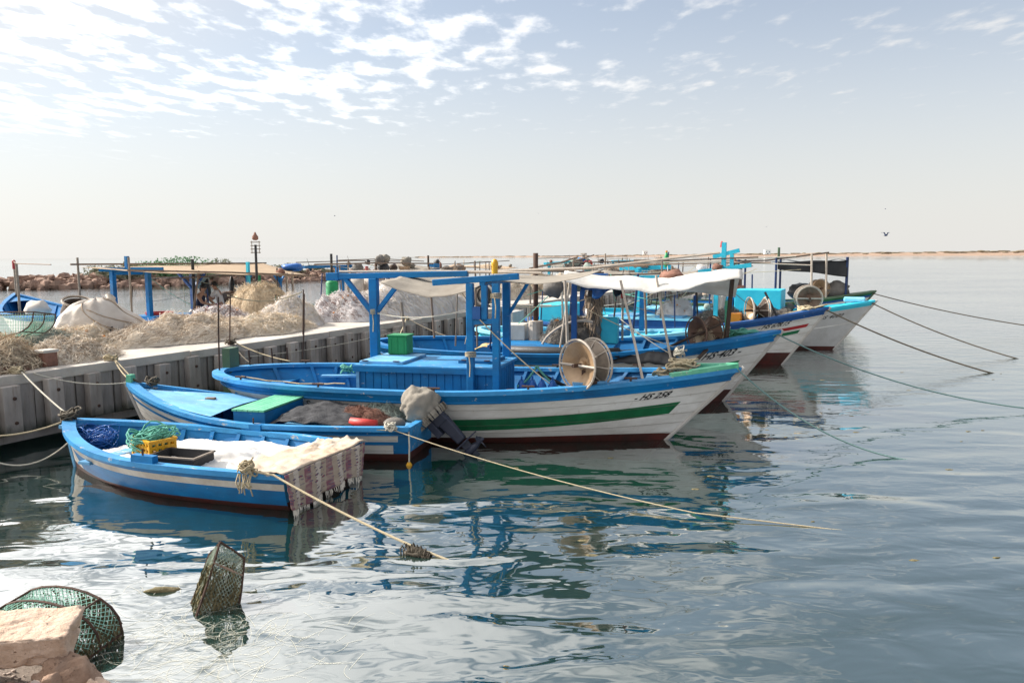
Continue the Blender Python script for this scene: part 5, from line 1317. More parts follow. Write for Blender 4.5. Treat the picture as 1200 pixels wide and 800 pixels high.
# rug over the stern
def rug_mat():
    m = bpy.data.materials.new('striped_floral_rug'); m.use_nodes = True; N, L = m.node_tree.nodes, m.node_tree.links; p = N['Principled BSDF']; p.inputs['Roughness'].default_value = .95
    t_ = N.new('ShaderNodeTexCoord'); sp = N.new('ShaderNodeSeparateXYZ'); L.new(t_.outputs['UV'], sp.inputs[0])
    def ma(op, a, b=None):
        n = N.new('ShaderNodeMath'); n.operation = op
        for i, x_ in enumerate((a, b)):
            if x_ is None: continue
            if isinstance(x_, (int, float)): n.inputs[i].default_value = x_
            else: L.new(x_, n.inputs[i])
        return n.outputs[0]
    def mix(f, a, b):
        n = N.new('ShaderNodeMix'); n.data_type = 'RGBA'; L.new(f, n.inputs[0])
        for i, x_ in ((6, a), (7, b)):
            if isinstance(x_, tuple): n.inputs[i].default_value = (*x_, 1)
            else: L.new(x_, n.inputs[i])
        return n.outputs[2]
    st = ma('FRACT', ma('MULTIPLY', sp.outputs[0], 4.0))
    base = mix(ma('GREATER_THAN', ma('ABSOLUTE', ma('SUBTRACT', st, .5)), .38), (.34, .265, .20), (.21, .085, .105))
    base = mix(ma('LESS_THAN', ma('ABSOLUTE', ma('SUBTRACT', st, .5)), .14), base, (.52, .44, .37))
    # rows of flower motifs
    mp = N.new('ShaderNodeMapping'); mp.inputs['Scale'].default_value = (12, 10, 1); L.new(t_.outputs['UV'], mp.inputs[0])
    vo = N.new('ShaderNodeTexVoronoi'); vo.inputs['Scale'].default_value = 1.0; vo.inputs['Randomness'].default_value = .35; L.new(mp.outputs[0], vo.inputs[0])
    no = N.new('ShaderNodeTexNoise'); no.inputs['Scale'].default_value = 40; no.inputs['Detail'].default_value = 4; L.new(t_.outputs['UV'], no.inputs[0])
    d = ma('ADD', vo.outputs['Distance'], ma('MULTIPLY', ma('SUBTRACT', no.outputs[0], .5), .5))
    base = mix(ma('LESS_THAN', d, .30), base, (.10, .075, .12)); base = mix(ma('LESS_THAN', d, .13), base, (.30, .04, .045))
    no2 = N.new('ShaderNodeTexNoise'); no2.inputs['Scale'].default_value = 7; no2.inputs['Detail'].default_value = 6; L.new(t_.outputs['UV'], no2.inputs[0])
    rg = N.new('ShaderNodeMapRange'); rg.inputs[1].default_value = .47; rg.inputs[2].default_value = .74; L.new(no2.outputs[0], rg.inputs[0])
    base = mix(rg.outputs[0], base, (.40, .33, .25))
    L.new(base, p.inputs['Base Color'])
    b = N.new('ShaderNodeBump'); b.inputs['Strength'].default_value = .5; b.inputs['Distance'].default_value = .02; L.new(no.outputs[0], b.inputs['Height']); L.new(b.outputs[0], p.inputs['Normal'])
    return m
RUG = rug_mat()
rug = thing('rug', 'worn striped floral rug hanging over the stern of the nearest skiff', 'rug', A.location.copy(), hd(A), A.rotation_euler.x)
def rugf(u, v):                                        # hanging part: u across the transom, v down
    y = .90 - u * 1.80; fold = .025 * math.sin(u * 23 + 1) + .02 * math.sin(u * 9 + 2)
    dz_ = .50 - v * (.42 + .05 * math.sin(u * 7)) ; yy = y * (1 - .05 * v)
    return (-.135 - .02 * v - fold * (.3 + v) - .015 * nz((u * 8, v * 5, 0)), yy, dz_)
def rugt(u, v):                                        # part lying on the stern deck
    y = .90 - u * 1.80; return (-.135 + v * (.75 + .12 * math.sin(u * 6)), y * (1 - .02 * v), .515 + .075 * abs(nz((u * 6, v * 4, 2), 1.3, 5)) * min(1, v * 5) + .03 * math.exp(-((u - .95) / .08) ** 2) - .05 * v)
cloth(rugf, 48, 16, RUG, 'hanging_part', rug, .012)
cloth(rugt, 44, 16, mat('faded_brown_cloth', (.50, .38, .27), (.40, .29, .20), 4, .9, .4, 30, grime=(.55, .50, .44), grime_amt=.25), 'deck_part', rug, .012)
fr_ = MB(); rr = random.Random(4)
for k in range(150):
    u = rr.random(); p = Vector(rugf(u, 1.0)); fr_.strand([p, p + V(-.01, rr.uniform(-.01, .01), -.04), p + V(-.015, rr.uniform(-.02, .02), -rr.uniform(.05, .10))], .010, (0, 1, 0))
fr_.build('fringe', NET_L, rug, kind='stuff')
mb = MB(); coil(mb, inb(A, .30, .98, .53), .09, 14, .010, 12, .9, .9)
for k in range(12):
    p = inb(A, .30 + random.uniform(-.12, .12), 1.02, .50); mb.tube([p, p + V(random.uniform(-.03, .03), -.02, -.10), p + V(random.uniform(-.05, .05), -.02, -random.uniform(.14, .26))], .008, 4)
solid('frayed_rope', mb, ROPE, 'frayed yellowish rope tuft tied at the near stern corner of the nearest skiff', 'rope', smooth=True)

# --- skiff B
bx_ = thing('hatch_box', 'blue box with a pale green boarded lid amidships in the second skiff', 'box', inb(B, 2.35, .35, .42), hd(B) + R(-3))
MB().box((0, 0, .14), (.52, 1.15, .28)).build('body', BLUE, bx_)
for k in range(6): MB().box((-.225 + k * .09, 0, .305), (.084, 1.22, .03)).build('lid_board', GREEN_LT, bx_, bevel=.004)
def tarpB(u, v):
    x_ = 2.08 - u * 1.55; y_ = .98 - v * 1.55; d = math.sin(math.pi * min(1, u * 1.0 + .05)) ** .5 * math.sin(math.pi * (.08 + v * .84)) ** .5
    return (x_, y_, .42 + .34 * d * (1 - .35 * u) + .04 * nz((u * 4, v * 4, 3), 1.5, 5) + .012 * math.sin(v * 60 + u * 9) * d)
o = cloth(tarpB, 44, 60, CHAR, 'dark_net_cover'); tag(o, 'charcoal netting draped over gear amidships in the second skiff', 'netting'); o.matrix_basis = B.matrix_basis.copy()
heap('net_heap', 'dark green-grey net heap near the stern of the second skiff', 'net', inb(B, .72, -.25, .44), (.55, .45, .24), hd(B), NET_D, NET_G, 31, 1200, .22, .009, .4)
heap('net_heap', 'pinkish brown net roll beside the charcoal netting in the second skiff', 'net', inb(B, .85, .30, .44), (.55, .25, .22), hd(B), mat('pink_brown_net', (.33, .22, .17), (.24, .15, .12), 8, .9, .6), NET_R, 32, 900, .2, .009, .3)
mb = MB(); mb.tube([inb(B, .86, .78, .55), inb(B, .84, .78, .55), inb(B, .44, .80, .53), inb(B, .42, .80, .53)], [.02, .075, .075, .02], 12); solid('float', mb, REDP, 'long red float lying along the near side of the second skiff', 'float', smooth=True)
mb = MB(); mb.blob(inb(B, .22, .62, .53), (.17, .11, .085), 3, .1, 1.5, 14, 9); solid('bundle', mb, NET_D, 'dark oval bundle on the stern deck of the second skiff', 'bundle', smooth=True)
mb = MB(); mb.box(inb(B, 3.55, .05, .70), (.16, .10, .07)); solid('wood_block', mb, WOOD, 'small wooden block lying on the pale bow deck of the second skiff', 'block', bevel=.008)
mb = MB(); coil(mb, inb(B, 4.72, -.12, .92), .10, 12, .012, 77, .6, .8); mb.tube(rope_pts(inb(B, 5.0, 0, 1.0), inb(B, 4.45, -.35, .72), .05, 8), .02, 5); solid('rope_knot', mb, ROPE_D, 'old rope bunched behind the green stem head of the second skiff', 'rope', smooth=True)
# outboard motor, tilted up, under a cloth cover
om = thing('outboard_motor', 'tilted dark outboard motor under a grey cloth cover on the second skiff', 'motor', inb(B, -.32, .10, .50), hd(B) + R(180), 0, R(-44)); om.scale = (1.1, 1.1, 1.1)
# local +x points astern; tilted so the leg swings up and back
mb = MB(); mb.blob((-.05, 0, .33), (.28, .24, .27), 6, .22, 1.8, 48, 30)
for v in mb.v:
    if v.z < .12: v.z = .12 - (.12 - v.z) * .2; v.x *= 1.0
    k = .13 * math.sin(math.atan2(v.y, v.x) * 13 + v.z * 9) * max(0, (.46 - v.z)) + .05 * nz(v, 3, 2) - .05 * max(0, 1 - 6 * abs(n1(v, 4.5))); v.x *= 1 + k; v.y *= 1 + k; v.z += .012 * nz(v, 6, 3)
mb.build('cloth_cover', COVER, om, smooth=True)
cs = MB()
for k in range(40):
    a = random.uniform(0, 6.3); cs.strand([(-.05 + math.cos(a) * .25, math.sin(a) * .21, .16), (-.05 + math.cos(a) * .25, math.sin(a) * .22, .10), (-.05 + math.cos(a) * .23, math.sin(a) * .2, .05)], .05)
cs.build('cover_skirt', COVER, om)
MB().box((.02, 0, .03), (.20, .15, .20)).build('powerhead_base', MOTOR, om, bevel=.02)
MB().box((.04, 0, -.22), (.15, .10, .42), taper=1.25).build('drive_shaft_housing', MOTOR, om, bevel=.025)
MB().box((.09, 0, -.46), (.34, .15, .022)).build('cavitation_plate', MOTOR, om, bevel=.006)
MB().tube([(-.12, 0, -.60), (-.05, 0, -.60), (.12, 0, -.60), (.20, 0, -.60)], [.015, .05, .055, .03], 10).build('gearcase', MOTOR, om, smooth=True)
MB().box((.04, 0, -.53), (.13, .05, .16)).build('lower_strut', MOTOR, om, bevel=.015)
mb = MB(); mb.prism([(-.06, -.006), (.10, -.006), (.10, .006), (-.06, .006)], -.74, -.62); mb.build('skeg', MOTOR, om)
pr = MB().lathe([(0, .03), (.08, .022), (.10, 0)], (.20, 0, -.60), (1, 0, 0), 10).build('propeller_hub', MOTOR, om)
for k in range(3):
    a = 2 * math.pi * k / 3 + .4; d = V(0, math.cos(a), math.sin(a)); e = V(1, 0, 0).cross(d)
    mb = MB(); c_ = V(.24, 0, -.60); b0 = len(mb.v); mb.v += [c_ + d * .02 - e * .02, c_ + d * .08 - e * .05 + V(.02, 0, 0), c_ + d * .12 + V(.0, 0, 0), c_ + d * .08 + e * .05 - V(.02, 0, 0), c_ + d * .02 + e * .02]; mb.face((0, 1, 2, 3, 4)); o = mb.build('propeller_blade', MOTOR, pr); sm_ = o.modifiers.new('thickness', 'SOLIDIFY'); sm_.thickness = .01
MB().box((-.12, 0, -.06), (.10, .20, .24)).build('clamp_bracket', MOTOR, om, bevel=.01)
MB().tube([(-.18, .05, .18), (-.42, .08, .26), (-.50, .08, .30)], [.022, .02, .024], 8).build('tiller_handle', BLACKC, om)
MB().tube([inb(B, 0, 0, 0) * 0 + V(-.05, .16, .08), V(-.03, .22, .0)], .01, 5).build('cover_tie', ROPE_W, om)
wt = thing('hanging_line', 'white line with a yellow weight hanging at the stern of the second skiff', 'line', inb(B, -.08, .88, .50))
MB().tube([(0, 0, 0), (.01, -.02, -.25), (.0, -.01, -.50)], .012, 5).build('line', ROPE_W, wt); MB().lathe([(-.06, 0), (-.05, .04), (0, .045), (.04, .02)], (0, -.01, -.52), (0, 0, 1), 10).build('weight', YEL, wt, smooth=True)

# --- boat C
gb = thing('green_box', 'dark green box standing on the engine casing of the main boat', 'box', inb(C, 3.42, .42, 1.245), hd(C))
MB().box((0, 0, .16), (.36, .32, .32)).build('body', GREEN_BOX, gb, bevel=.012); MB().box((0, 0, .335), (.39, .35, .03)).build('lid', GREEN_BOX, gb, bevel=.006)
for k in range(3): MB().box((-.12 + k * .12, -.162, .16), (.02, .012, .30)).build('batten', GREEN_BOX, gb)
labs = ['first blue canister from the left in the hold of the main boat', 'second blue canister from the left in the hold of the main boat', 'third blue canister from the left in the hold of the main boat', 'rightmost blue canister in the hold of the main boat']
for k in range(4):
    c_ = thing('canister', labs[k], 'canister', inb(C, 5.86 + k * .17, -.38 + .05 * (k % 2), .42), hd(C), group='blue canisters in the main boat')
    MB().lathe([(0, .055), (.02, .075), (.30, .078), (.36, .05), (.40, .03), (.40, 0)], (0, 0, .14), (0, 0, 1), 14).build('body', BLUEP, c_, smooth=True)
    MB().lathe([(0, .075), (.14, .075)], (0, 0, 0), (0, 0, 1), 14, True).build('foot', BLUEP, c_)
    MB().ring((0, 0, .56), (1, 0, 0), .035, .009, 12, 4).build('handle', BLUEP, c_)
pt = thing('bucket', 'small orange bucket beside the blue canisters in the main boat', 'bucket', inb(C, 5.70, -.45, .62), hd(C))
MB().lathe([(0, .07), (.16, .095), (.16, .085), (.02, .06), (.02, 0)], (0, 0, 0), (0, 0, 1), 14).build('body', ORANGE, pt, smooth=True); MB().ring((0, 0, .17), (0, 0, 1), .092, .008, 16, 4).build('rim', ORANGE, pt)
MB().box((0, 0, -.1), (.2, .2, .2)).build('crate_stand', BLUE, pt)
mb = MB(); mb.tube(rope_pts(inb(C, 5.80, -.45, .85), inb(C, 6.1, -.30, 1.18), .06, 10), .02, 5); mb.tube(rope_pts(inb(C, 6.1, -.30, 1.18), inb(C, 6.45, -.30, .85), .04, 10), .02, 5); solid('rope_length', mb, ROPE_G, 'green rope looped over the blue canisters in the main boat', 'rope', smooth=True)
mb = MB(); coil(mb, inb(C, 8.45, .05, 1.16), .22, 20, .018, 21, .35, .5); coil(mb, inb(C, 8.15, .0, 1.05), .16, 9, .018, 22, .3, .4); solid('rope_coil', mb, ROPE, 'tan rope coil heaped in the bow of the main boat', 'rope', smooth=True)
mb = MB(); mb.tube([inb(C, 7.86, -.62, 1.02), inb(C, 7.62, .1, 1.75), inb(C, 7.38, .55, 2.56)], .022, 6); solid('awning_pole', mb, POLE_W, 'bleached pole leaning from the main boat up to the white awning', 'pole')
mb = MB(); mb.tube([inb(C, 6.42, .9, .92), inb(C, 6.40, .9, 1.8), inb(C, 6.36, .9, 2.60)], .026, 6); solid('awning_pole', mb, POLE_W, 'rope-wound upright pole right of the twin blue posts', 'pole')
mb = MB(); coil(mb, inb(C, 2.05, 1.0, .82), .12, 8, .012, 23, .5, .6); solid('rope_coil', mb, ROPE_G, 'small green and tan rope coil on the stern shelf of the main boat', 'rope', smooth=True)
# --- boat D
mb = MB(); mb.tube([inb(D, 3.3, -1.18, 1.10), inb(D, 3.35, -1.18, 1.10), inb(D, 4.5, -1.20, 1.08), inb(D, 5.6, -1.16, 1.10), inb(D, 5.65, -1.16, 1.10)], [.03, .11, .12, .11, .03], 12); solid('tarpaulin_roll', mb, BLACKC, 'black tarpaulin roll along the near rail of the boat numbered 403', 'tarpaulin', smooth=True)
def blkD(u, v): return (5.35 + u * 1.35, -1.30 + v * .55, 1.05 + .10 * math.sin(math.pi * v) + .05 * nz((u * 3, v * 3, 5), 1.5, 4) - .25 * max(0, .25 - v) * 2)
o = cloth(blkD, 24, 12, BLACKC, 'black_sheet'); tag(o, 'black plastic sheet over the rail right of the net reel on the boat numbered 403', 'sheet'); o.matrix_basis = D.matrix_basis.copy()
heap('net_heap', 'grey net mound under the hoop on the boat numbered 403', 'net', inb(D, 4.45, -.05, 1.18), (.62, .5, .50), hd(D), NET_D, NET_D, 41, 1300, .25, .012, .3)
nb = thing('net_bundle', 'tall brown net bundle hanging from the dark blue frame under the white awning', 'net', inb(D, 4.98, -.15, 1.16), hd(D))
mb = MB()
for k in range(9): mb.tube([(random.uniform(-.08, .08), random.uniform(-.08, .08), z_) for z_ in (1.25, .9, .6, .3, .02)], [.05, .085, .09, .10, .09], 7)
mb.build('hanks', NET_D, nb, smooth=True)
mb = MB()
for k in range(260):
    a = random.uniform(0, 6.3); z_ = random.uniform(.05, 1.2); p = V(math.cos(a) * .17, math.sin(a) * .17, z_); mb.strand([p, p + V(random.uniform(-.05, .05), random.uniform(-.05, .05), -.14), p + V(random.uniform(-.08, .08), random.uniform(-.08, .08), -.3)], .014)
mb.build('strands', NET_B, nb, kind='stuff')
MB().box((0, .0, 1.30), (.55, .40, .34)).build('frame_box', BLUE_DK, nb)
bn = thing('blue_bin', 'turquoise open bin beside the hanging net bundle', 'bin', inb(D, 5.30, .0, 1.16), hd(D))
for sx in (-1, 1): MB().box((sx * .17, 0, .28), (.02, .40, .52)).build('side', TEAL, bn)
for sy in (-1, 1): MB().box((0, sy * .20, .28), (.32, .02, .52)).build('side', TEAL, bn)
MB().box((0, 0, .02), (.34, .38, .03)).build('base', TEAL, bn)
def ylw(u, v): return (2.15 + u * .75, .15 + v * .7, .88 + .12 * math.sin(math.pi * u) + .05 * nz((u * 3, v * 3, 8), 1.4, 4))
o = cloth(ylw, 16, 14, mat('yellow_sack_cloth', (.55, .38, .16), (.45, .30, .13), 5, .8, .3), 'yellow_sack'); tag(o, 'yellowish sack in the stern of the boat numbered 403', 'sack'); o.matrix_basis = D.matrix_basis.copy()
mb = MB(); coil(mb, inb(D, 8.1, .1, 1.32), .22, 14, .02, 31, .4, .6); coil(mb, inb(D, 7.85, .2, 1.30), .16, 9, .02, 32, .6, .7)
for k in range(8): mb.tube(rope_pts(inb(D, 7.9 + k * .05, -.25 + .04 * k, 1.34), inb(D, 8.7, -.04 + .01 * k, 1.42), .03, 8), .018, 5)
solid('rope_heap', mb, ROPE_G, 'green rope and net trailing over the bow of the boat numbered 403', 'rope', smooth=True)
heap('net_heap', 'tan net heap beside the reel of the boat numbered 403', 'net', inb(D, 7.35, -.02, 1.22), (.32, .26, .30), hd(D), NET_T, NET_T, 42, 700, .2, .01, .3)
mb = MB(); mb.tube([inb(D, 6.55, -.35, 1.15), inb(D, 7.55, -.5, 1.65)], .03, 6); solid('boat_hook', mb, WOOD_DK, 'dark wooden pole leaning on the brown reel of the boat numbered 403', 'pole')
# --- boats E, F, G
mb = MB(); coil(mb, inb(E_, 8.25, .0, 1.50), .2, 14, .025, 51, .4, .5)
for k in range(6): mb.tube(rope_pts(inb(E_, 7.6 + k * .05, -.30 + .05 * k, 1.40), inb(E_, 8.75, -.03 + .012 * k, 1.68), .02, 8), .025, 5)
solid('rope_heap', mb, ROPE, 'tan and green rope wound over the bow of the red striped boat', 'rope', smooth=True)
mb = MB(); mb.tube([inb(E_, 7.55, -.55, 1.35), inb(E_, 7.2, -.45, 2.0)], .03, 6); solid('boat_hook', mb, BLACKC, 'dark pole leaning in the bow of the red striped boat', 'pole')
heap('net_heap', 'black net heap on the foredeck of the red striped boat', 'net', inb(E_, 6.0, -.1, 1.05), (.9, .55, .42), hd(E_), BLACKC, NET_D, 52, 900, .3, .016, .35)
heap('net_heap', 'pale white net heap amidships on the red striped boat', 'net', inb(E_, 4.6, .5, 1.25), (.55, .45, .42), hd(E_), NET_W, NET_W, 53, 700, .25, .014, .3)
heap('net_heap', 'grey net heap at the bow reel of the red striped boat', 'net', inb(E_, 7.55, .1, 1.28), (.5, .3, .20), hd(E_), NET_W, NET_D, 54, 600, .2, .014, .3)
gs = thing('gas_bottle', 'green and white bottle standing on the frame beyond the white awning', 'bottle', inb(F_, 3.05, -.1, 2.6), 0)
MB().lathe([(0, .10), (.3, .10), (.42, .05), (.5, .03), (.5, 0)], (0, 0, 0), (0, 0, 1), 12).build('body', GREEN_BOX, gs, smooth=True); MB().lathe([(0, .04), (.06, .035), (.06, 0)], (0, 0, .5), (0, 0, 1), 8).build('cap', ORANGE, gs)

# ---- poles, spars, floats and rags that crowd the big boats
rr = random.Random(31)
for (root, n_, x0, x1, zb, zt) in ((D, 6, 1.0, 5.6, 1.1, 2.7), (X_, 7, .8, 5.6, 1.0, 2.6), (E_, 7, 1.2, 7.0, 1.1, 2.8), (F_, 7, 1.0, 7.4, 1.1, 2.9), (G_, 5, 1.0, 5.0, 1.1, 2.8), (I_, 4, 2.8, 8.6, 1.0, 2.6), (J_, 6, .5, 8.0, 1.0, 2.9), (K_, 5, 1.0, 8.0, 1.0, 2.8), (Lb, 6, .5, 9.0, 1.0, 3.0), (Mb, 5, .5, 9.0, 1.0, 2.9)):
    for k in range(n_):
        x_ = rr.uniform(x0, x1); y_ = rr.choice((-1, 1)) * rr.uniform(.5, .95); l_ = rr.uniform(-.15, .15)
        rod(root, [(x_, y_, zb), (x_ + l_, y_ * .95, rr.uniform(zt - .7, zt + .25))], rr.uniform(.016, .03), rr.choice((POLE_W, WOOD, WOOD_DK, NAVY, STEEL)), 'pole')
    for k in range(2):
        x_ = rr.uniform(x0, x0 + 1.5); z_ = rr.uniform(zt - .25, zt); y_ = rr.uniform(-.8, .8)
        rod(root, [(x_, y_, z_), ((x_ + x1) / 2, y_ * .9, z_ + .04), (x1 + rr.uniform(-.8, .6), y_ * .8, z_ + rr.uniform(-.1, .2))], .022, rr.choice((WOOD, POLE_W, WOOD_DK)), 'spar')
    for k in range(5):
        x_ = rr.uniform(x0, x1); y_ = rr.uniform(-.8, .8); s_ = rr.uniform(.10, .24)
        MB().blob((x_, y_, rr.choice((zb + .15, zb + .2, zt - .35, zt - .15))), (s_ * rr.uniform(.8, 1.6), s_, s_ * rr.uniform(.7, 1.2)), rr.randint(0, 99), .4, 1.8, 10, 8).build('gear_bundle', rr.choice((NET_D, NET_B, NET_G, BLACKC, NET_W, COVER, NET_R)), root, smooth=True)
    for k in range(2):
        x_ = rr.uniform(x0, x1); y_ = rr.uniform(-.9, .9); z_ = rr.uniform(zt - .45, zt - .2)
        MB().lathe([(-.14, 0), (-.12, .05), (0, .07), (.10, .05), (.13, .01), (.4, .008), (.4, 0)], (x_, y_, z_), (rr.uniform(-.3, .3), .2, 1), 10).build('hanging_float', rr.choice((NET_R, SACKW, NET_D, BLACKC, WOOD, RUST)), root, smooth=True)
    for k in range(4):                                 # slack lines between the spars
        a_ = V(rr.uniform(x0, x1), rr.uniform(-.9, .9), rr.uniform(zt - .5, zt)); b_ = V(rr.uniform(x0, x1), rr.uniform(-1.0, 1.0), rr.uniform(zb, zt - .3))
        MB().tube(rope_pts(a_, b_, rr.uniform(.02, .15), 10), .008, 4).build('rigging_line', rr.choice((ROPE, ROPE_W, ROPE_D, ROPE_G)), root)
def rag(root, x0, x1, y, z, drop, m, sd):
    def f(u, v):
        return (x0 + (x1 - x0) * u, y + .05 * math.sin(u * 9 + sd) * v + .03 * nz((u * 3, v * 3, sd), 1.5), z - drop * v * (.7 + .3 * math.sin(u * 5 + sd)) - .05 * math.sin(math.pi * u))
    cloth(f, 14, 8, m, 'rag', root)
rag(D, 5.0, 5.5, -.7, 2.5, .35, BLUE_DK, 1); rag(F_, 2.6, 3.4, -.6, 2.5, .4, NET_D, 2); rag(E_, 2.2, 3.0, -.5, 2.45, .3, CANVAS, 3); rag(Lb, 3.2, 4.4, -.7, 2.5, .5, CANVAS, 4); rag(J_, 5.6, 6.6, -.6, 2.6, .4, CANVAS_T, 5); rag(K_, 5.6, 7.0, -.6, 2.5, .4, CANVAS, 6)
def canopy(root, x0, x1, y0, y1, z, m, sd, slope=.25):
    def f(u, v):
        x_ = x0 + (x1 - x0) * u; return (x_, y0 + (y1 - y0) * v, z + slope * v - .08 * math.sin(math.pi * u) - .04 * math.sin(math.pi * v) + .02 * nz((x_, v, sd), 2))
    cloth(f, 20, 10, m, 'canopy', root)
canopy(J_, 5.0, 8.4, -1.1, .9, 2.45, CANVAS, 1); canopy(K_, 4.0, 8.2, -1.1, .9, 2.35, CANVAS_T, 2, .2); canopy(E_, 2.2, 5.2, -.9, .9, 2.35, CANVAS, 3, .2); canopy(Lb, 1.0, 6.0, -1.0, 1.0, 2.3, CANVAS, 4, .2)
# fittings on the main boat: hinges, bolt heads, rope lashings, cleats
cs_ = [o for o in C.children if o.name.startswith('engine_casing')][0]
for x_ in (3.22, 3.78): MB().box((x_, -.69, 1.245), (.10, .05, .012)).build('hinge', RUST, cs_)
for x_ in (4.85, 5.25): MB().box((x_, -.31, 1.245), (.09, .05, .012)).build('hinge', RUST, cs_)
for (x_, y_, z0) in ((3.02, .2, 1.98), (5.55, -.82, 2.32), (5.12, -.82, 1.38)):
    mb = MB()
    for q in range(4): mb.ring((x_, y_, z0 + q * .02), (.06 - .05 * q, .03 + .04 * q, 1), .088, .008, 12, 4)
    mb.tube([(x_, y_ - .09, z0), (x_ + .02, y_ - .10, z0 - .14), (x_ + .01, y_ - .10, z0 - .32)], .009, 4)
    mb.build('lashing', ROPE, C)
for t_ in (.12, .30, .52, .68, .84):
    for sd in (1, -1):
        p = hC.P(t_, hC.s_(t_), sd, .03); mb = MB(); mb.tube([(p.x - .10, p.y, p.z + .085), (p.x + .10, p.y, p.z + .085)], .016, 6); mb.tube([(p.x, p.y, p.z + .03), (p.x, p.y, p.z + .085)], .018, 6); mb.build('cleat', RUST, C)
MB().tube(rope_pts((1.1, -1.05, .97), (3.1, -1.22, .93), .05, 12, .05, 2), .012, 5).build('deck_line', ROPE, C)
MB().tube([(6.0, .2, 1.0), (6.5, .4, .72), (7.3, .1, .55)], .035, 6).build('bilge_hose', BLACKC, C)
# ================================================================= ROPES
rope('white mooring rope from the bow of the nearest skiff up to the quay', rope_pts(inb(A, 4.2, 0, .72), on_quay(.33, .0, 1.24), .03), .013, ROPE_W)
rope('slack rope from the bow of the nearest skiff to the left edge of the photo', rope_pts(inb(A, 4.2, .0, .70), on_quay(-1.6, -.25, .95), .28, 24), .012, ROPE)
rope('low slack rope sagging to the water below the bow of the nearest skiff', rope_pts(inb(A, 4.12, .06, .42), on_quay(-1.0, -.55, .55), .40, 24), .011, ROPE_W)
rope('long thin line from the quay lashing to the bow of the second skiff', rope_pts(inb(B, 5.0, 0, .95), on_quay(.5, -.02, 1.2), .10), .009, ROPE_W)
rope('mooring rope from the second skiff to the lashing beside the short bollard', rope_pts(inb(B, 5.03, 0, .98), on_quay(1.95, 0, 1.24), .06), .013, ROPE)
rope('rope hanging from the short bollard lashing down behind the nearest skiff', rope_pts(on_quay(1.95, -.02, 1.24), inb(A, 3.0, -1.1, .30), .05), .011, ROPE)
rope('slack stern rope of the main boat to the quay', rope_pts(inb(C, .25, .6, .95), on_quay(4.75, .05, 1.24), .06), .012, ROPE_D)
rope('second stern rope of the main boat to the quay', rope_pts(inb(C, .8, 1.1, .95), on_quay(4.8, .05, 1.24), .05), .012, ROPE)
rope('thin line slung between the quay and the second rusty rod', rope_pts(on_quay(4.66, .03, 2.22), on_quay(6.92, .03, 2.20), .16), .012, ROPE)
rope('thin line running along the quay face behind the main boat', rope_pts(on_quay(4.7, -.22, .95), on_quay(10.8, -.22, 1.0), .10), .008, ROPE_W)
rope('stern rope of the boat numbered 403 to the quay', rope_pts(inb(D, .3, .5, 1.05), on_quay(11.3, .05, 1.24), .05), .016, ROPE)
rope('second stern rope of the boat numbered 403', rope_pts(inb(D, 1.4, 1.3, 1.05), on_quay(11.4, .05, 1.24), .04), .014, ROPE_D)
# stern line of skiff A into the water
rope('tan stern rope of the nearest skiff running down into the water', [inb(A, .30, .98, .54)] + rope_pts(inb(A, -.02, .93, .50), V(-.92, 7.52, .035), .03, 14) + rope_pts(V(-.85, 7.48, .03), V(-.55, 7.33, -.03), 0, 3), .013, ROPE)
mb = MB(); mb.blob((0, 0, .01), (.13, .06, .06), 3, .6, 2.2, 18, 12)
for k in range(26):
    x_ = -.16 + k * .0125 + random.uniform(-.015, .015); h_ = .055 + .045 * math.sin(k * .13 + .5) + random.uniform(-.02, .02); mb.tube([(x_, -.06, -.03), (x_ + random.uniform(-.03, .03), -.055, h_ * .6), (x_ + random.uniform(-.02, .02), .0, h_), (x_, .07, -.02)], .006, 4)
solid('weed_clump', mb, ROPE_D, 'brown weed-grown rope knot floating on the stern rope of the nearest skiff', 'weed', smooth=True, loc=(-.97, 7.50, .0), rz=R(-20))
rope('long yellowish rope from the second skiff far out to the right', [inb(B, .35, 1.02, .50)] + rope_pts(inb(B, .1, 1.0, .50), V(2.1, 8.58, .05), .07, 20) + rope_pts(V(2.15, 8.57, .048), V(3.5, 8.18, -.004), .0, 8)[1:] + [V(4.9, 7.8, -.03)], .007, ROPE)
mb = MB(); coil(mb, inb(B, .15, 1.0, .52), .09, 10, .012, 61, .6, .8); solid('rope_knot', mb, ROPE_W, 'pale rope knot at the near stern corner of the second skiff', 'rope', smooth=True)
rope('teal bow rope of the main boat dipping into the water', rope_pts(inb(C, 9.22, -.06, 1.25), V(5.95, 10.98, -.02), .30, 22), .013, ROPE_T)
rope('green bow rope of the boat numbered 403 running to the right edge', rope_pts(inb(D, 8.65, -.05, 1.42), V(10.4, 14.3, .03), .30, 26), .015, ROPE_T)
rope('brown bow rope of the red striped boat dipping into the water', rope_pts(inb(E_, 8.7, -.05, 1.55), V(12.2, 19.2, -.02), .12, 18), .022, ROPE_D)
rope('dark bow rope of the turquoise rimmed boat', rope_pts(inb(F_, 9.5, -.05, 1.50), V(14.6, 21.9, -.02), .12, 18), .020, ROPE_D)
rope('dark bow rope of the farthest big boat', rope_pts(inb(G_, 9.5, -.05, 1.48), V(22.5, 27.6, -.02), .25, 22), .022, ROPE_D)
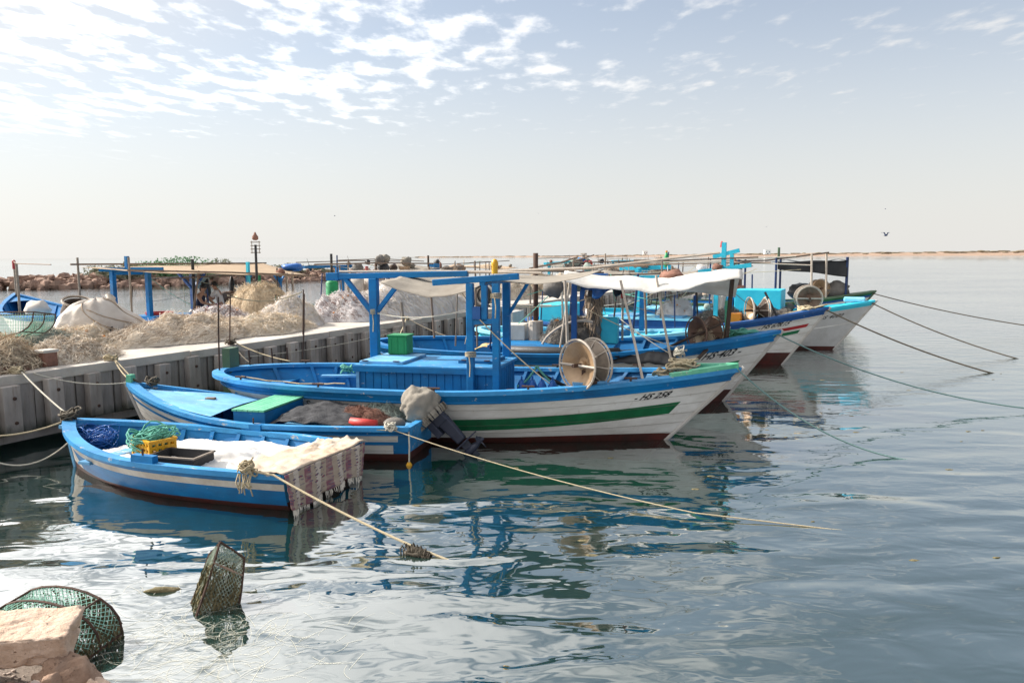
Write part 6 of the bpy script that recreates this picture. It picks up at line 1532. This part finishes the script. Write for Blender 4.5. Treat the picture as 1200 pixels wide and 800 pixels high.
# guys and lines over the big boats
for k, (a_, b_, sg_, m_, lab) in enumerate((
    (inb(C, 5.12, -.86, 2.15), inb(C, 6.45, -1.0, 1.0), .05, ROPE, 'tan line from the twin blue posts down to the rail of the main boat'),
    (inb(D, 4.9, -.5, 1.9), inb(D, 6.9, -1.0, 1.15), .06, ROPE, 'tan line from the hanging net bundle to the reel of the boat numbered 403'),
    (inb(D, 5.6, -.9, 1.75), inb(D, 6.6, -1.15, 1.10), .03, ROPE_W, 'pale line hanging under the white awning beside the leaning pole'),
    (inb(D, 3.4, -.9, 2.0), inb(D, 4.95, -.4, 2.15), .10, ROPE, 'tan line from the exhaust stack to the dark blue frame'),
    (inb(D, 5.7, -1.22, 1.12), inb(D, 6.9, -1.12, 1.20), .10, ROPE_W, 'slack pale rope along the near rail of the boat numbered 403'),
    (inb(D, 2.6, .9, 1.05), inb(D, 4.1, -.6, 2.2), .05, ROPE_G, 'green line running up from the stern of the boat numbered 403'),
    (inb(C, 3.02, .2, 2.0), inb(C, 5.12, -.8, 2.15), .12, ROPE_W, 'thin pale line between the rear post and the twin blue posts'),
    (inb(E_, 5.9, -.6, 2.45), inb(E_, 7.3, -.6, 1.3), .05, ROPE_D, 'dark line down the front of the hanging white cloth'))):
    rope(lab, rope_pts(a_, b_, sg_, 14), .009, m_, 'line', 'line')
mb = MB(); coil(mb, inb(D, 6.75, -1.2, 1.12), .10, 8, .012, 66, .8, .9); solid('rope_hank', mb, ROPE_W, 'pale rope hank tied on the near rail of the boat numbered 403', 'rope', smooth=True)

# ================================================================= SHORE, TRAPS, STONES
def stone(label, loc, r_, seed, m, rz=0, amp=.35, group=None, name='stone', n=30, mm=20):
    mb = MB(); mb.blob((0, 0, 0), r_, seed, amp, 1.3, n, mm); rr_ = random.Random(seed)
    for c_ in range(9):                                # knock flat faces off it
        d = V(rr_.uniform(-1, 1), rr_.uniform(-1, 1), rr_.uniform(-1, 1)).normalized(); lim = max(v.dot(d) for v in mb.v) * rr_.uniform(.62, .85)
        for v in mb.v:
            k = v.dot(d)
            if k > lim: v -= d * (k - lim) * .92
    for v in mb.v: v += v.normalized() * (.010 * nz(v, 18, 4) - .012 * max(0, 1 - 8 * abs(n1(v + V(seed, 0, 0), 6))))
    return solid(name, mb, m, label, 'stone', group, True, loc, rz)
# squared slab
sl = MB(); sl.box((0, 0, 0), (.78, .42, .19))
slab = solid('stone_slab', sl, ROCK, 'squared pale sandstone slab in the near left corner', 'stone', None, False, (-3.46, 5.04, .40), R(14))
slab.rotation_euler = (R(6), R(3), R(16))
bm = bmesh.new(); bm.from_mesh(slab.data); bmesh.ops.subdivide_edges(bm, edges=bm.edges, cuts=27, use_grid_fill=True)
for v in bm.verts:
    d = v.co.normalized(); edge = sum(1 for q, h_ in zip(v.co, (.39, .21, .095)) if abs(abs(q) - h_) < .006)
    v.co += d * (.024 * nz((v.co.x, v.co.y, v.co.z), 5, 5) + .010 * nz((v.co.x, v.co.y, v.co.z), 24, 3) - .022 * max(0, 1 - 9 * abs(n1((v.co.x, v.co.y, v.co.z + 3), 3.5))) - (.012 + .035 * abs(n1((v.co.x, v.co.y, v.co.z), 11))) * max(0, edge - 1))
bm.to_mesh(slab.data); bm.free()
slab.data.polygons.foreach_set('use_smooth', [True] * len(slab.data.polygons))
stone('brown pointed rock wedged under the pale slab', (-3.02, 4.92, .16), (.24, .15, .15), 3, ROCK2, R(20), .5)
stone('orange-brown angular rock at the water edge right of the slab', (-2.80, 4.86, .06), (.19, .12, .13), 5, ROCK, R(-25), .5)
stone('rounded tan stone leaning below the pale slab', (-3.04, 4.76, .20), (.09, .07, .09), 7, ROCK2, R(40), .2)
stone('smooth whitish pebble on the gravel below the slab', (-3.11, 4.70, .23), (.045, .04, .065), 9, ROCK3, 0, .15)
stone('pale pink boulder awash at the bottom edge of the photo', (-2.42, 4.92, -.04), (.22, .14, .10), 11, ROCK, R(10), .25)
rr = random.Random(12); pm = [MB().blob((0, 0, 0), (1, .8, .6), 20 + k, .3, 1.4, 10, 7) for k in range(4)]
protos = []
peb = []
for k in range(46):
    x_, y_ = rr.uniform(-3.7, -2.35), rr.uniform(4.1, 4.86)
    z_ = bank_z(x_, y_)
    if z_ < .03: continue
    peb.append((x_, y_, z_, rr.uniform(.018, .055)))
pebm = MB()
for k, (x_, y_, z_, s_) in enumerate(peb): pebm.blob((x_, y_, z_ + s_ * .3), (s_ * rr.uniform(.9, 1.5), s_, s_ * .7), k, .35, 1.4, 9, 6)
for k in range(900):
    x_, y_ = rr.uniform(-4.2, -2.0), rr.uniform(3.6, 5.2); z_ = bank_z(x_, y_)
    if z_ < -.25: continue
    s_ = rr.uniform(.006, .02); pebm.blob((x_, y_, z_ + s_ * .3), (s_ * 1.3, s_, s_ * .8), k, .35, 1.4, 6, 4)
tag(pebm.build('gravel', ROCK3, smooth=True), 'loose grey-brown gravel on the shore in the near left corner', 'gravel', kind='stuff')
rr = random.Random(19)
for k in range(20):                                    # rubble below and right of the slab
    x_ = rr.uniform(-3.5, -2.15); y_ = rr.uniform(4.55, 4.95); z_ = max(bank_z(x_, y_), -.03); s_ = rr.uniform(.035, .085)
    stone('small rough stone in the rubble along the near left shore', (x_, y_, z_ + s_ * .3), (s_ * rr.uniform(1, 1.6), s_, s_ * .8), 200 + k, rr.choice((ROCK, ROCK2, ROCK3)), rr.uniform(0, 6), .35, 'rubble stones on the shore', n=14, mm=10)
# hooped trap by the slab
fish_trap('rusty green hoop trap overgrown with algae behind the pale slab', (-3.66, 5.72, .02), R(-14), 1.02, .46, .34, R(4), 0, wire=.012, cell=.05, mats_algae=lambda p: 1.0 if p.x > .18 else .16)
# half sunken box trap, resting on one corner
tr = thing('fish_trap', 'half sunken algae-covered box trap standing out of the shallows', 'fish trap', (-2.64, 6.36, -.10), R(32), R(-14), R(22))
TX, TY, TZ = .30, .27, .56
cor = [V(sx * TX / 2, sy * TY / 2, z_) for z_ in (0, TZ) for sx, sy in ((-1, -1), (1, -1), (1, 1), (-1, 1))]
cor[4] += V(.03, .02, .07); cor[6] += V(-.04, 0, -.13); cor[5] += V(-.02, .03, -.03); cor[1] += V(.05, 0, .02); cor[7] += V(.03, -.04, -.05)
for i, j in ((0, 1), (1, 2), (2, 3), (3, 0), (4, 5), (5, 6), (6, 7), (7, 4), (0, 4), (1, 5), (2, 6), (3, 7)):
    MB().tube([cor[i], cor[i].lerp(cor[j], .5) + V(.008, .004, 0), cor[j]], .011, 5).build('frame_bar', RUST, tr)
MB().tube([cor[0].lerp(cor[4], .72), cor[1].lerp(cor[5], .72)], .010, 5).build('cross_bar', ROCK2, tr)
mb = MB(); al = MB(); rr = random.Random(5)
for (i0, i1, i2, i3) in ((0, 1, 5, 4), (1, 2, 6, 5), (2, 3, 7, 6), (3, 0, 4, 7), (4, 5, 6, 7)):
    P_ = lambda u, v: cor[i0].lerp(cor[i1], u).lerp(cor[i3].lerp(cor[i2], u), v) + V(.01, .01, 0) * math.sin(u * 9) * math.sin(v * 7)
    nu_, nv_ = 9, 14 if i0 < 4 else 8
    for sg in (1, -1):
        for k in range(-nv_, nu_ + 1):
            pts = [P_((k + (j if sg > 0 else nv_ - j)) / nu_, j / nv_) for j in range(nv_ + 1) if 0 <= (k + (j if sg > 0 else nv_ - j)) / nu_ <= 1]
            if len(pts) > 1: mb.tube(pts, .0032, 3, cap=False)
    for k in range(800):
        u, v = rr.random(), rr.random(); p = P_(u, v)
        if rr.random() > (1.25 - 1.35 * p.z / TZ): continue
        L_ = rr.uniform(.03, .10); q = V(rr.uniform(-.03, .03), rr.uniform(-.03, .03), -1) * L_
        al.strand([p, p + q * .5 + V(rr.uniform(-.012, .012), rr.uniform(-.012, .012), 0), p + q], rr.uniform(.006, .016))
mb.build('netting', mat('pale_trap_netting', (.33, .38, .31), (.22, .27, .21), 9, .9, .4), tr, kind='stuff'); al.build('algae_growth', ALGAE, tr, kind='stuff')
# a floating scrap of weed-grown net
mb = MB(); mb.blob((0, 0, .0), (.15, .05, .035), 4, .4, 1.8, 14, 8); solid('floating_scrap', mb, ALGAE, 'brown scrap of weed floating left of the half sunken trap', 'weed', smooth=True, loc=(-3.18, 6.68, 0), rz=R(8))
# pale sea grass drifting in the shallows
mb = MB(); rr = random.Random(77)
for k in range(2600):
    x_ = rr.gauss(-2.45, .50); y_ = rr.gauss(5.65, .38)
    if rr.random() < .22: x_, y_ = rr.uniform(-4.4, -1.0), rr.uniform(5.0, 7.4)
    if bank_z(x_, y_) > -.04: continue
    a = rr.gauss(.5, .9); L_ = rr.uniform(.08, .34); z_ = rr.choice((.003, -.012, -.02, -.035, -.05, -.07)); d = V(math.cos(a), math.sin(a), 0); e = V(-d.y, d.x, 0) * L_ * rr.uniform(-.22, .22)
    p = V(x_, y_, z_); mb.strand([p - d * L_ / 2, p - d * L_ * .25 + e * .75, p + e, p + d * L_ * .25 + e * .75, p + d * L_ / 2], rr.uniform(.0014, .0026), (-d.y, d.x, 0))
tag(mb.build('sea_grass', WEED), 'pale dead sea grass drifting in the shallows by the shore', 'sea grass', kind='stuff')
mb = MB()
for k in range(46):
    x_ = rr.uniform(-1.2, 13); y_ = rr.uniform(6.8, 20); s_ = rr.uniform(.012, .03); mb.blob((x_, y_, .0), (s_ * 2.2, s_, .008), k, .4, 1.6, 6, 4)
tag(mb.build('floating_debris', ALGAE), 'scattered specks of floating weed on the open water', 'weed', kind='stuff')

# ================================================================= BIRDS
def gull(label, loc, rz, span=.95, flap=.5):
    b_ = thing('gull', label, 'bird', loc, rz, group='gulls in the sky')
    MB().tube([(-.22, 0, 0), (-.12, 0, .0), (.02, 0, .01), (.14, 0, .02), (.2, 0, .025)], [.02, .05, .06, .04, .012], 8).build('body', NAVY, b_, smooth=True)
    for sd in (1, -1):
        mb = MB(); s_ = span / 2
        mb.v += [V(.06, sd * .03, .02), V(-.08, sd * .03, .02), V(-.10, sd * s_ * .5, .02 + flap * s_ * .6), V(.07, sd * s_ * .5, .03 + flap * s_ * .6), V(-.12, sd * s_, .02 + flap * s_ * .55), V(-.06, sd * s_, .02 + flap * s_ * .55)]
        mb.face((0, 1, 2, 3)); mb.face((3, 2, 4, 5)); o = mb.build('wing', NAVY, b_); s2 = o.modifiers.new('thickness', 'SOLIDIFY'); s2.thickness = .015
    MB().prism([(-.34, -.05), (-.2, -.02), (-.2, .02), (-.34, .05)], -.005, .005).build('tail', NAVY, b_)
gull('dark gull flying above the coast at the right', (26.1, 54.0, 4.30), R(35), .62, 1.0)
for k, (x_, y_, z_, lab) in enumerate(((-50, 220, 14.5, 'speck of a gull left of the middle of the sky'), (9.0, 260, 17.0, 'speck of a gull above the white awning'), (125, 260, 18.0, 'speck of a gull near the right edge of the sky'), (92, 280, 13.0, 'speck of a gull over the right coast'))):
    gull(lab, (x_, y_, z_), R(30 + 70 * k), .9, .5)
